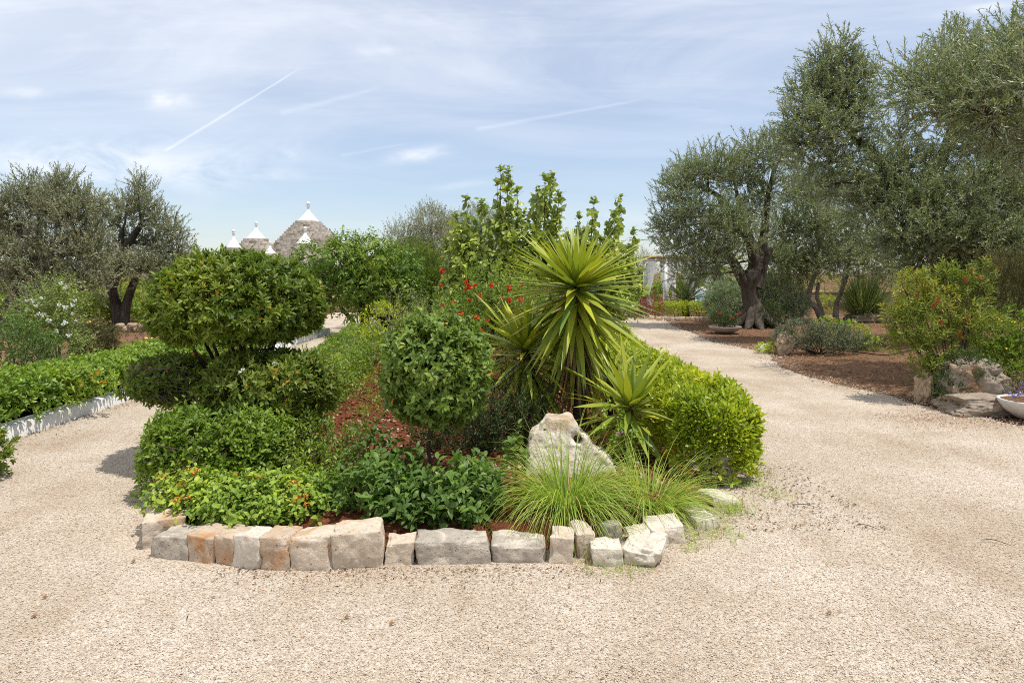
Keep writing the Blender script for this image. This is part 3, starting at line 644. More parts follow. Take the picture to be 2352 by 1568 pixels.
# ------------------------------------------------------------------ cloud-pruned topiary (umbrella crown over a lower tier)
Yt = 6.35
base = P(562, 1000, Yt); base[2] = .1
top = thing('cloud_topiary', 'large cloud pruned evergreen with domed umbrella crown above a ragged lower tier', 'topiary', base)
tw = Acc(); a = Acc()
c = P(542, 712, Yt)
p, nm = ell(4100, c, (.765, .72, .52), .3, lump=.09, lf=2.4, sd=2, flat=.33)
k = ~((p[:, 2] < c[2] - .12) & (np.hypot(p[:, 0] - c[0], p[:, 1] - c[1]) < .42)); p, nm = p[k], nm[k]
shoots(a, p, axis(nm, .7, .45, .35), 8, .045, .058, .0215, .95, OV, twigs=tw, clump=3.5)
k = (rng.uniform(0, 1, len(p)) < .07) & (nm[:, 2] > .2); shoots(a, p[k], axis(nm[k], .5, .9, .2), 8, .1, .056, .021, .6, OV, twigs=tw)
part(a, 'crown', M['topiary'], top)
a = Acc()
c1 = P(622, 884, 6.2); p, nm = ell(2600, c1, (.58, .55, .29), .35, lump=.12, sd=5, e=.85)
shoots(a, p, axis(nm, .8, .3, .4), 8, .045, .056, .021, .95, OV, twigs=tw, clump=4)
c2 = P(392, 872, 6.3); p, nm = ell(1150, c2, (.36, .42, .21), .6, lump=.2, sd=9)
shoots(a, p, axis(nm, .8, .2, .5), 7, .045, .055, .021, .95, OV, twigs=tw, clump=4)
part(a, 'lower_tier', M['tier'], top)
a = Acc()
for i in range(11):
    an = i * 2.4; r = .15 + .42 * ((i % 5) / 4); e = np.array([c[0] + r * math.cos(an), c[1] + r * math.sin(an) * .9, c[2] - .1 + .1 * random.random()])
    b0 = base + np.array([random.uniform(-.05, .05), random.uniform(-.05, .05), 0]); mid_ = b0 * .5 + e * .5 + np.array([(e[0] - b0[0]) * -.12, 0, .02])
    tube(a, [b0, b0 * .75 + e * .25 - np.array([(e[0] - b0[0]) * .12, 0, 0]), mid_, e], [.035, .028, .02, .01], 7)
for i in range(14):
    e = (c1 if i < 6 else c2) + rng.normal(0, .16, 3) * (1, 1, .5); tube(a, [base + (0, 0, .25 + .2 * random.random()), (base + e) / 2 + rng.normal(0, .05, 3) + (0, 0, .15), e], [.018, .012, .005], 5)
part(a, 'trunk', M['darkbark'], top)
a = Acc(); n = 130  # bare dry twigs of the left tier
A0 = c2 + np.column_stack([rng.uniform(-.05, .4, n), rng.uniform(-.42, .1, n), rng.uniform(-.17, .17, n)]); B0 = A0 + np.column_stack([rng.normal(-.1, .1, n), rng.normal(-.08, .05, n), rng.normal(.03, .05, n)])
stick(a, A0, B0, np.full(n, .0028)); part(a, 'dry_twigs', M['greytwig'], top)
part(tw, 'twigs', M['twig'], top)
copies(top, FL['whitepom'], [P(632, 836, 5.8), P(556, 852, 5.72)], 'flower')

# ------------------------------------------------------------------ ball topiary on one stem
Yb = 5.35; base = np.array([P(990, 1000, Yb)[0], Yb, .1])
ball = thing('standard_topiary', 'ball shaped glossy green standard shrub on one slim bare stem', 'topiary', base)
a = Acc(); tw = Acc(); c = P(1000, 852, Yb)
p, nm = ell(1350, c, (.39, .39, .41), .4, lump=.19, lf=2.8, sd=4)
shoots(a, p, axis(nm, .75, .35, .35), 6, .055, .06, .027, .95, AR, twigs=tw, clump=5, phyl=1.571, old=.005)
k = (rng.uniform(0, 1, len(p)) < .09) & (nm[:, 2] > -.1); shoots(a, p[k] + nm[k] * .02, axis(nm[k], .7, .8, .3), 8, .13, .056, .025, .85, AR, twigs=tw, phyl=1.571)
part(a, 'crown', M['ball'], ball); part(tw, 'twigs', M['twig'], ball)
a = Acc(); tube(a, [base - (0, 0, .05), P(992, 1080, Yb), P(984, 1030, Yb), P(990, 975, Yb), P(995, 900, Yb)], [.02, .018, .017, .018, .012], 8, ridge=.12)
for i in range(9): tube(a, [P(993, 960, Yb), P(993, 930, Yb) * .5 + c * .5 + rng.normal(0, .06, 3), c + unit(1)[0] * .3], [.01, .007, .003], 5)
part(a, 'stem', M['stembrown'], ball)

# ------------------------------------------------------------------ generic shrub
def shrub(name, label, cat, base, blobs, mat, L, W, k=6, length=.06, spread=.9, tmpl=DI, up=.5, out=.6, rand=.4, droop=0., stems=5, stemr=.012, stemmat='twig', group=None, clump=3., phyl=2.4, twig=True, flowers=None, fname='flower', e=1., depth=.4, lump=.15, stemname='stems', folname='foliage', taper=0., zmin=.01):
    base = np.asarray(base, float)
    t = thing(name, label, cat, base, group); a = Acc(); tw = Acc(); cs = []
    for i, (c, r, n) in enumerate(blobs):
        p, nm = ell(n, c, r, depth, e, lump, sd=i + int(abs(c[0]) * 10)); kk = p[:, 2] > zmin; p, nm = p[kk], nm[kk]
        shoots(a, p, axis(nm, out, up, rand), k, length, L, W, spread, tmpl, droop, phyl, tw if twig else None, clump=clump, taper=taper); cs.append((np.asarray(c), np.asarray(r)))
    part(a, folname, M[mat], t)
    for i in range(stems):
        c, r = cs[i % len(cs)]; e_ = c + rng.uniform(-.55, .55, 3) * r; b0 = base + (random.uniform(-.1, .1) * r[0], random.uniform(-.1, .1) * r[1], -.02)
        tube(tw, [b0, b0 * .5 + e_ * .5 + rng.normal(0, .06, 3) * r, e_], [stemr, stemr * .7, stemr * .3], 6)
    if tw.n: part(tw, stemname, M[stemmat], t)
    if flowers: copies(t, FL[flowers[0]], snap(flowers[1], blobs), fname, *(flowers[2:] if len(flowers) > 2 else (.8, 1.25)))
    return t
def snap(pts, blobs):
    """slide each flower along its sight line to the outer leaves of the plant"""
    o = np.array([0, 0, H]); out = []
    for q in pts:
        d = nrm(np.asarray(q) - o); best = None
        for c, r, _ in blobs:
            rr = np.asarray(r) * 1.1 + .05; A = d / rr; B = (o - np.asarray(c)) / rr; qa = A @ A; qb = 2 * A @ B; qc = B @ B - 1; D = qb * qb - 4 * qa * qc
            if D > 0:
                tt = (-qb - math.sqrt(D)) / (2 * qa)
                if best is None or tt < best: best = tt
        out.append(o + d * best if best else np.asarray(q))
    return out
def hedge(name, label, path, w, h, n, mat, L, W, k=5, length=.04, spread=.95, tmpl=OV, z0=0., e=.5, lump=.1, depth=.3, group=None, endr=.4, sd=0, clump=3., up=.45, out=.7, rand=.45, stems=30):
    b0 = np.array([path[0][0], path[0][1], 0.]); t = thing(name, label, 'hedge', b0, group); a = Acc(); tw = Acc()
    p, nm = hedgepts(n, path, w, h, depth, e, lump, sd=sd, endr=endr, z0=z0); shoots(a, p, axis(nm, out, up, rand), k, length, L, W, spread, tmpl, twigs=tw, clump=clump, sd=sd)
    kk = (rng.uniform(0, 1, n) < .035) & (nm[:, 2] > .5); shoots(a, p[kk], axis(nm[kk], .2, 1, .2), k + 2, length * 3, L, W, .8, tmpl, twigs=tw, clump=clump, sd=sd)
    part(a, 'foliage', M[mat], t)
    pa = np.asarray(path, float)
    for i in range(stems):
        f = random.random() * (len(pa) - 1); j = int(f); q = pa[j] + (pa[min(j + 1, len(pa) - 1)] - pa[j]) * (f - j); q3 = np.array([q[0], q[1], z0])
        tube(tw, [q3, q3 + (random.uniform(-.1, .1), random.uniform(-.1, .1), h * .5), q3 + (random.uniform(-.3, .3) * w, random.uniform(-.3, .3) * w, h * .85)], [.014, .01, .004], 5)
    part(tw, 'stems', M['twig'], t); return t

# hedges of the island
hedge('clipped_hedge', 'thick clipped hedge end behind the orange lantana at the bed\'s left front', [(-2.36, 5.05), (-2.34, 5.9)], 1., .6, 2300, 'privet', .05, .0225, 6, .055, .85, group='hedges edging the island bed', endr=.3, sd=1, lump=.12)
hedge('clipped_hedge', 'long small leaved hedge along the left path running back beneath the umbrella topiary', [(-2.42, 6.1), (-2.5, 8), (-2.65, 10), (-2.9, 12.5), (-3.2, 15)], .92, .6, 8200, 'boxleaf', .04, .02, 6, .05, group='hedges edging the island bed', sd=2, tmpl=DI)
hedge('clipped_hedge', 'bright lime green hedge along the right path beside the yuccas', [(1.72, 5.55), (1.7, 7), (1.68, 9), (1.72, 11), (1.8, 14.5)], .8, .68, 6400, 'pitto', .066, .022, 9, .045, .85, OB, group='hedges edging the island bed', sd=3, up=.8, out=.4, lump=.19, clump=2.6)
# left hedge over the white kerb
hedge('clipped_hedge', 'long clipped hedge overhanging the whitewashed kerb on the left path', [(-5.68, 5.9), (-5.72, 9), (-5.76, 12), (-5.75, 15), (-5.6, 18.5)], 1.1, .44, 11000, 'lefthedge', .055, .027, 6, .045, sd=4, z0=.13, lump=.12, endr=.3)
a = Acc(); n = 120
ys = np.linspace(5.4, 19.5, n); xs = -5.2 + .02 * noise(np.column_stack([ys * .8, ys * 0, ys * 0]), 2); hh = .15 + .012 * noise(np.column_stack([ys * 3, ys * 0, ys * 0]), 5); xo = xs + .012 * noise(np.column_stack([ys * 4, ys * 0 + 3, ys * 0]), 6)
V = np.stack([np.column_stack([xo, ys, ys * 0 - .05]), np.column_stack([xo - .008, ys, hh - .02]), np.column_stack([xo - .025, ys, hh]), np.column_stack([xo - .16, ys, hh]), np.column_stack([xo - .18, ys, ys * 0 - .05])], 1)
q = [(i * 5 + j, i * 5 + j + 1, (i + 1) * 5 + j + 1, (i + 1) * 5 + j) for i in range(n - 1) for j in range(4)]
a.add(V.reshape(-1, 3), None, q); a.add(V[0], None, [(0, 1, 2, 3)])
solo(a, 'low_kerb_wall', M['whitewash'], 'low whitewashed kerb wall beneath the hedge along the left path', 'kerb', (-5.2, 5.4, 0))
shrub('clipped_bush', 'yellowish green clipped bush cut off by the photo\'s left edge', 'bush', (-4.5, 5.75, 0), [((-4.52, 5.75, .2), (.27, .27, .22), 260)], 'topiary', .05, .02, 7, .05, tmpl=OV)

# lantana and undergrowth at the front
def fpts(lst): return [P(x, y, Y) for x, y, Y in lst]
lanf = [(368, 1098, 4.72), (378, 1092, 4.78), (434, 1082, 4.85), (448, 1086, 4.8), (452, 1082, 4.9), (416, 1112, 4.66), (408, 1148, 4.55), (432, 1144, 4.58), (540, 1092, 4.9), (572, 1094, 4.92), (600, 1094, 4.95), (676, 1110, 4.8), (688, 1118, 4.78), (684, 1146, 4.66), (700, 1140, 4.68), (704, 1158, 4.6)]
t = shrub('lantana', 'low orange flowering lantana spilling over the kerb stones at the front', 'plant', (-1.85, 4.7, .1), [((-2.15, 4.68, .17), (.3, .22, .14), 330), ((-1.72, 4.6, .16), (.42, .27, .15), 600), ((-1.42, 4.72, .16), (.24, .28, .13), 210)], 'lantana', .045, .0235, 7, .11, 1., AR, up=.9, out=.6, stems=16, stemr=.006, phyl=1.571, flowers=('lantana', fpts(lanf), 1.1, 1.5), lump=.2, clump=4)
shrub('leafy_seedlings', 'light green small leaved sprouts between the lantana and the red soil', 'plant', (-1.6, 5.6, .1), [((-1.75, 5.75, .28), (.22, .45, .2), 260), ((-1.5, 5.35, .2), (.24, .32, .14), 160), ((-1.45, 6.3, .18), (.12, .4, .1), 50)], 'boxleaf', .04, .017, 7, .12, .8, OV, up=1., out=.3, stems=12, stemr=.004)
shrub('viburnum_shrub', 'dark glossy broad leaved shrub around the foot of the ball topiary', 'shrub', (-.6, 4.75, .1), [((-.92, 4.66, .2), (.28, .27, .2), 190), ((-.36, 4.62, .19), (.25, .24, .17), 170), ((-.6, 4.56, .1), (.3, .18, .07), 110), ((-.24, 4.85, .22), (.18, .2, .17), 70), ((-1.02, 5.0, .34), (.14, .14, .18), 50), ((-.8, 4.9, .25), (.14, .14, .18), 50)], 'viburnum', .068, .0285, 7, .14, .95, AR, up=.9, out=.5, stems=26, stemr=.006, phyl=1.571, stemmat='stembrown', lump=.25)
shrub('viburnum_sprig', 'single upright green sprig standing on red soil left of the pierced rock', 'plant', (.02, 5.1, .12), [((.02, 5.1, .34), (.07, .07, .2), 16)], 'ball', .07, .034, 6, .1, 1., AR, up=1., out=.3, stems=4, stemr=.005)
a = Acc(); n = 60; b0 = P(806, 1185, 4.75); b0[2] = .14
D = unit(n); D[:, 2] = np.abs(D[:, 2]) * .8 + .2; strap(a, np.tile(b0, (n, 1)), D, .2, .008, .7, rng.uniform(0, 1, n), 4)
solo(a, 'silver_tuft', M['variegated'], 'small silvery spiky tuft between the lantana and dark shrub', 'plant', b0)
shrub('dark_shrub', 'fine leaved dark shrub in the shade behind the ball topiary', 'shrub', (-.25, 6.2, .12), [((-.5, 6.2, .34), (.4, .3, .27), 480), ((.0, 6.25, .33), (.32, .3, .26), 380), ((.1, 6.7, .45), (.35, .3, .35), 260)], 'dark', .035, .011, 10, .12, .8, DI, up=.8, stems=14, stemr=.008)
shrub('ground_herb', 'light green weeds on the red soil behind the ball topiary', 'weeds', (-1.45, 9.6, .12), [((-1.75, 9.2, .2), (.3, 1., .14), 170), ((-1.3, 10.6, .3), (.6, .8, .3), 300), ((-1.0, 8.2, .18), (.5, .4, .1), 110), ((-1.5, 7.6, .16), (.25, .3, .07), 40)], 'under', .045, .016, 7, .12, .8, DI, up=1., stems=10, stemr=.004)
shrub('pink_lantana', 'slim plant with pink flower heads between rock and low yucca', 'plant', (.86, 5.75, .1), [((.82, 5.75, .42), (.12, .1, .16), 26), ((.94, 5.72, .3), (.1, .1, .12), 20)], 'lantana', .045, .024, 6, .08, 1., OV, up=.9, stems=5, stemr=.004, flowers=('pink', [P(1420, 996, 5.6), P(1432, 994, 5.58)]))

# ------------------------------------------------------------------ yuccas
def yprof(t): return .62 + .38 * min(1, t / .3) if t < .3 else max(0.02, 1 - ((t - .3) / .7) ** 1.5)
def rosette(acc, c, n, L, W, ax=(0, 0, 1), lo=8, hi=150, droop=.12, stem=.5, pw=.82):
    ax = nrm(np.asarray(ax, float)); x = nrm(np.cross(ax, (0, 1, .1))); y = np.cross(ax, x)
    i = np.arange(n); f = (i + .5) / n; th = R(lo) + (R(hi) - R(lo)) * f ** pw + rng.normal(0, .05, n); ph = i * 2.39996 + rng.normal(0, .12, n)
    D = ax * np.cos(th)[:, None] + (x * np.cos(ph)[:, None] + y * np.sin(ph)[:, None]) * np.sin(th)[:, None]
    Pp = np.asarray(c) - ax * (np.maximum(f - .3, 0) ** 1.3 * stem)[:, None] + D * .02
    l = L * np.where(f < .15, .55 + 3 * f, 1.) * rng.uniform(.85, 1.1, n)
    rn = np.clip(.42 + .13 * rng.normal(0, 1, n) + np.where(f > .7, (f - .7) * 1.5, 0) * rng.uniform(.2, 1.2, n), 0, 1)
    strap(acc, Pp, D, l, W * rng.uniform(.85, 1.15, n), droop * (1 + f), rn, 8, yprof, fold=.16)
Yy = 6.75
yb = np.array([P(1330, 1000, Yy)[0], Yy, .1])
yu = thing('yucca', 'tallest yucca with a huge yellow green spiky rosette on a shaggy trunk', 'yucca', yb, 'yuccas in the island bed')
a = Acc(); rosette(a, P(1322, 662, Yy), 290, .84, .07, (-.03, -.25, 1), 6, 172, .1, .78, .72); part(a, 'rosette', M['yucca'], yu)
a = Acc(); n = 26; zz = rng.uniform(.55, 1.25, n); an = rng.uniform(0, 6.28, n); strap(a, np.column_stack([yb[0] - .02 + .05 * np.cos(an), yb[1] + .05 * np.sin(an), zz]), np.column_stack([np.cos(an) * .35, np.sin(an) * .35, -np.ones(n)]), rng.uniform(.3, .55, n), .045, .25, rng.uniform(.3, .9, n), 6, yprof, fold=.3); part(a, 'dead_leaves', M['litter'], yu)
a = Acc(); tube(a, [yb - (0, 0, .05), P(1332, 900, Yy), P(1330, 780, Yy), P(1322, 680, Yy)], [.075, .06, .055, .045], 14, 8, ridge=.2); part(a, 'trunk', M['yuccabark'], yu)
c = P(1205, 805, 6.9); yb = np.array([P(1250, 1000, 6.9)[0], 6.9, .1])
yu = thing('yucca', 'medium yucca leaning left beneath the tallest rosette', 'yucca', yb, 'yuccas in the island bed')
a = Acc(); rosette(a, c, 140, .78, .062, (-.25, -.2, 1), 6, 155, .16, .5); part(a, 'rosette', M['yucca'], yu)
a = Acc(); tube(a, [yb - (0, 0, .05), P(1240, 930, 6.9), c], [.06, .05, .04], 12, 8, ridge=.2); part(a, 'trunk', M['yuccabark'], yu)
c = P(1446, 935, 6.1); yb = np.array([c[0] - .05, 6.15, .05])
yu = thing('yucca', 'lowest yucca of open green blades right of the pierced rock', 'yucca', yb, 'yuccas in the island bed')
a = Acc(); rosette(a, c, 70, .64, .066, (.12, -.28, 1), 8, 140, .14, .3); part(a, 'rosette', M['yucca'], yu)
a = Acc(); tube(a, [yb, c - (0, 0, .02)], [.045, .035], 10, 8, ridge=.2); part(a, 'trunk', M['yuccabark'], yu)
c = P(1400, 870, 7.3); yb = np.array([c[0], 7.3, .05])
yu = thing('yucca', 'darker yucca half hidden behind the low right yucca', 'yucca', yb, 'yuccas in the island bed')
a = Acc(); rosette(a, c, 52, .58, .055, (.1, 0, 1), 8, 135, .14, .3); part(a, 'rosette', M['yucca'], yu)
a = Acc(); tube(a, [yb, c], [.045, .035], 10, 8, ridge=.2); part(a, 'trunk', M['yuccabark'], yu)

# ------------------------------------------------------------------ grass tufts
def tuft(c, n, L, r, w, lab, droop=1., name='grass_tuft', mat='grass', cat='grass tuft', group=None, spread=.75, lean=(0, 0)):
    a = Acc(); an = rng.uniform(0, 6.28, n); rr = r * np.sqrt(rng.uniform(0, 1, n)); b0 = np.column_stack([c[0] + rr * np.cos(an), c[1] + rr * np.sin(an) * .7, np.full(n, c[2])])
    th = np.abs(rng.normal(0, spread, n)) if spread < 2 else np.where(rng.uniform(0, 1, n) < .12, rng.uniform(.05, .5, n), rng.uniform(.5, 1.3, n)); th = np.clip(th, 0, 1.35); D = np.column_stack([np.cos(an) * np.sin(th) + lean[0], np.sin(an) * np.sin(th) + lean[1], np.cos(th)])
    strap(a, b0, D, L * rng.uniform(.55, 1.2, n), w * rng.uniform(.7, 1.2, n), droop * rng.uniform(.5, 1.3, n), np.clip(rng.normal(.45, .24, n), 0, 1), 7, lambda t: min(1, 1.15 * (1 - t ** 1.8) + .03), fold=.3)
    return solo(a, name, M[mat], lab, cat, c, group)
tuft(P(1300, 1190, 4.75) * (1, 1, 0) + (0, 0, .12), 820, .66, .17, .0055, 'big arching grass tuft spilling over the kerb in front of the pierced rock', 2.1, group='grass tufts by the pierced rock', spread=3)
tuft(P(1500, 1185, 4.95) * (1, 1, 0) + (0, 0, .05), 600, .56, .18, .005, 'smaller grass tuft right of the big one beside the loose white stones', 1.9, spread=3, group='grass tufts by the pierced rock', lean=(.2, 0))
a = Acc(); b0 = P(1287, 1190, 4.7); b0[2] = .13; strap(a, np.array([b0, b0 + (.02, 0, 0)]), np.array([[.02, .05, 1], [-.25, .1, 1]]), np.array([.5, .42]), .006, .1, np.array([.1, .2]), 5); solo(a, 'grass_stalk', M['grass'], 'thin dark upright stalks rising before the pierced rock', 'stalk', b0)
a = Acc()
for (x, y, n, L) in [(1690, 1175, 140, .14), (1655, 1230, 60, .09), (1780, 1140, 90, .06), (1355, 1285, 70, .1), (1440, 1310, 60, .06), (1565, 1235, 60, .12), (1590, 1260, 60, .06), (1720, 1115, 90, .12), (1640, 1150, 80, .14), (1380, 1310, 50, .06), (1750, 1090, 70, .07), (1700, 1235, 30, .05), (1470, 1300, 40, .05)]:
    g = G(x, y); b0 = np.column_stack([g[0] + rng.normal(0, .08, n), g[1] + rng.normal(0, .06, n), np.zeros(n)]); D = unit(n); D[:, 2] = np.abs(D[:, 2]) + .4
    strap(a, b0, D, L * rng.uniform(.5, 1.3, n), .004, .6, np.clip(rng.normal(.5, .3, n), 0, 1), 4)
props(part(a, 'grass_weeds', M['grass']), kind='stuff')

# ------------------------------------------------------------------ middle shrubs of the island
t = shrub('pomegranate_bush', 'open green pomegranate bush dotted with scarlet flowers', 'bush', (-.55, 9.6, .1), [((-.7, 9.5, .8), (.75, .6, .72), 750), ((.15, 9.7, .95), (.65, .6, .75), 620), ((-1.1, 9.9, .7), (.45, .4, .6), 260), ((-.2, 9.4, 1.45), (.7, .4, .4), 260)], 'pom', .055, .017, 9, .16, .75, DI, up=.8, stems=18, stemr=.012, depth=.7, lump=.25, stemmat='stembrown',
   flowers=('pom', fpts([(1016, 622, 9.6), (1012, 655, 9.5), (1070, 648, 9.3), (1078, 658, 9.3), (1068, 664, 9.25), (1092, 655, 9.3), (1102, 680, 9.2), (1078, 690, 9.2), (1170, 662, 9.4), (1200, 655, 9.2), (1196, 688, 9.2), (1058, 720, 9.1), (1095, 730, 9.1), (1104, 760, 9.), (1170, 690, 9.2), (1152, 685, 9.4), (1042, 697, 9.4), (1018, 700, 9.4), (1185, 740, 9.), (1188, 715, 9.), (1120, 735, 9.2), (1214, 745, 9), (1228, 668, 9.2), (1256, 660, 9.3), (1300, 640, 9.6), (1128, 655, 9.5), (1085, 762, 9)]), .4, .95))
def pear(label, tops, bx, Y, fill, nfill):
    b0 = np.array([(bx - CX) * Y / F, Y, .1]); t = thing('pear_tree', label, 'fruit tree', b0, 'young pear trees behind the yucca'); a = Acc(); w = Acc()
    tube(w, [b0 - (0, 0, .05), b0 + (0, 0, .8), b0 + (0, 0, 1.3)], [.05, .04, .03], 8, ridge=.15)
    for (x, y) in tops:
        e = P(x, y, Y + random.uniform(-.25, .25)); m1 = b0 + (0, 0, .9); m2 = np.array([e[0] * .8 + b0[0] * .2, e[1], 1.2 + .25 * (e[2] - 1.2)])
        tube(w, [m1, m2, e * .5 + m2 * .5 + rng.normal(0, .03, 3), e], [.022, .016, .01, .004], 6)
        m = catmull([m2, e * .5 + m2 * .5, e], 22); ln = np.linalg.norm(np.diff(m, axis=0), axis=1).sum(); n = int(ln * 22)
        f = rng.uniform(0, 1, n) * (len(m) - 1.01); i = f.astype(int); p = m[i] + (m[i + 1] - m[i]) * (f - i)[:, None] + rng.normal(0, .015, (n, 3))
        A = unit(n) * .8 + (0, 0, .5); shoots(a, p, A, 4, .05, .11, .075, 1.1, AR, droop=.25, clump=3, svar=.35)
        shoots(a, np.tile(e, (3, 1)), np.array([[0, 0, 1.], [.3, 0, 1], [-.3, .2, 1]]), 6, .12, .09, .06, .9, AR, droop=.1)
    for (c, r) in fill:
        p, nm = ell(int(nfill * 2.0), c, np.asarray(r) * 1.15, .8, lump=.3); shoots(a, p, axis(nm, .4, .7, .5), 5, .12, .1, .068, 1.15, AR, droop=.25, twigs=w, clump=2.5, svar=.35)
    part(w, 'trunk', M['stembrown'], t); part(a, 'foliage', M['pear'], t)
Yp = 11.5
pear('left young pear tree, its shoots shorter than its neighbour\'s, above the red flowers', [(1072, 466), (1106, 474), (1046, 505), (1060, 540), (1092, 520), (1125, 520), (1025, 560)], 1085, Yp + .4, [(P(1080, 610, Yp + .4), (.4, .4, .55)), (P(1075, 690, Yp + .4), (.45, .4, .4))], 130)
pear('tallest young pear tree with upright leafy shoots against the sky', [(1150, 398), (1168, 402), (1188, 448), (1142, 430), (1204, 500), (1252, 420), (1266, 412), (1236, 448), (1284, 455), (1280, 500), (1165, 470), (1225, 470)], 1180, Yp, [(P(1180, 590, Yp), (.55, .4, .6)), (P(1250, 620, Yp), (.5, .4, .55)), (P(1150, 680, Yp), (.5, .4, .45))], 150)
pear('right young pear tree with sparse shoots rising behind the tallest yucca', [(1364, 472), (1424, 464), (1330, 505), (1398, 530), (1455, 542), (1446, 590), (1345, 540), (1410, 500), (1385, 560)], 1370, Yp + .2, [(P(1350, 610, Yp + .2), (.55, .4, .5)), (P(1410, 620, Yp + .2), (.4, .4, .4)), (P(1420, 680, Yp + .2), (.35, .4, .35))], 100)
a = Acc(); b0 = P(1330, 760, 8.2)
tube(a, [P(1325, 690, 8.2), P(1322, 600, 8.2), P(1312, 560, 8.2), P(1300, 530, 8.2)], [.014, .012, .008, .003], 6)
for (x0, y0, x1, y1) in [(1320, 590, 1345, 545), (1315, 575, 1290, 520), (1312, 560, 1330, 520), (1322, 620, 1350, 590), (1322, 640, 1300, 610)]: tube(a, [P(x0, y0, 8.2), P((x0 + x1) / 2 + 3, (y0 + y1) / 2, 8.2), P(x1, y1, 8.2)], [.006, .004, .002], 5)
tube(a, [b0 * (1, 1, 0), P(1325, 800, 8.2), P(1325, 690, 8.2)], [.016, .015, .014], 6)
solo(a, 'dead_branch', M['twig'], 'bare dark forked branch sticking up just behind the tallest rosette', 'branch', b0 * (1, 1, 0))
shrub('lime_shrub', 'rounded yellow green shrub at the bed\'s far left under the wisteria', 'shrub', (-2.3, 12.4, .1), [((-2.3, 12.4, .65), (.5, .45, .55), 420), ((-1.85, 11.7, .45), (.45, .4, .4), 280)], 'lime', .045, .018, 7, .08, .8, DI, up=.8, stems=8)
shrub('grey_shrub', 'thin grey green twiggy shrub left of the pomegranate flowers', 'shrub', (-1.75, 10.9, .1), [((-1.7, 10.9, .75), (.5, .4, .65), 260)], 'silver', .045, .012, 9, .16, .6, DI, up=.8, stems=10, depth=.8)
shrub('tamarisk', 'soft feathery green shrub between wisteria and pear trees', 'shrub', (-3.2, 21.5, 0), [((-4.1, 21.5, 1.3), (1., .8, .95), 650), ((-3.1, 21.4, 1.5), (1.1, .9, 1.05), 900), ((-2.0, 21.6, 1.3), (1., .8, 1.), 600)], 'feather', .12, .018, 14, .4, .5, DI, up=.9, stems=10, stemr=.03, depth=.6, lump=.25, stemmat='darkbark')

# ------------------------------------------------------------------ wisteria tree
Yw = 19.
b0 = np.array([P(832, 760, Yw)[0], Yw, 0]); t = thing('wisteria_tree', 'spreading wisteria tree of drooping feathery leaves on a short dark trunk', 'tree', b0)
a = Acc(); w = Acc()
for (x, y, rx, rz, n) in [(728, 635, .5, .4, 170), (785, 600, .62, .5, 260), (850, 590, .7, .5, 290), (905, 615, .62, .5, 240), (935, 640, .45, .45, 140), (835, 650, .7, .45, 260), (765, 665, .55, .4, 170), (905, 675, .5, .4, 150), (720, 690, .35, .3, 70), (830, 705, .45, .3, 90), (800, 560, .4, .25, 70), (705, 585, .35, .25, 60)]:
    c = P(x, y, Yw + random.uniform(-.4, .4)); p, nm = ell(n, c, (rx, rx * .9, rz), .5, lump=.22, sd=int(x)); shoots(a, p, axis(nm, .9, .1, .35), 11, .32, .1, .045, 1.0, DI, droop=.6, phyl=3.14, clump=1.6, twigs=None)
    tube(w, [b0 + (0, 0, .7), (b0 + (0, 0, 1.2)) * .5 + c * .5 + rng.normal(0, .1, 3), c], [.06, .04, .015], 6)
part(a, 'crown', M['wisteria'], t)
tube(w, [b0 - (0, 0, .1), b0 + (.06, 0, .35), b0 + (0, 0, .7), b0 + (-.1, 0, 1.3)], [.14, .12, .12, .07], 10, ridge=.25)
tube(w, [b0 + (.2, .1, -.1), b0 + (.12, 0, .5), b0 + (.3, 0, 1.2)], [.08, .07, .05], 8, ridge=.25); tube(w, [b0 + (-.2, .05, -.1), b0 + (-.25, 0, .35), b0 + (-.6, 0, .75)], [.08, .07, .05], 8, ridge=.25)
part(w, 'trunk', M['darkbark'], t)

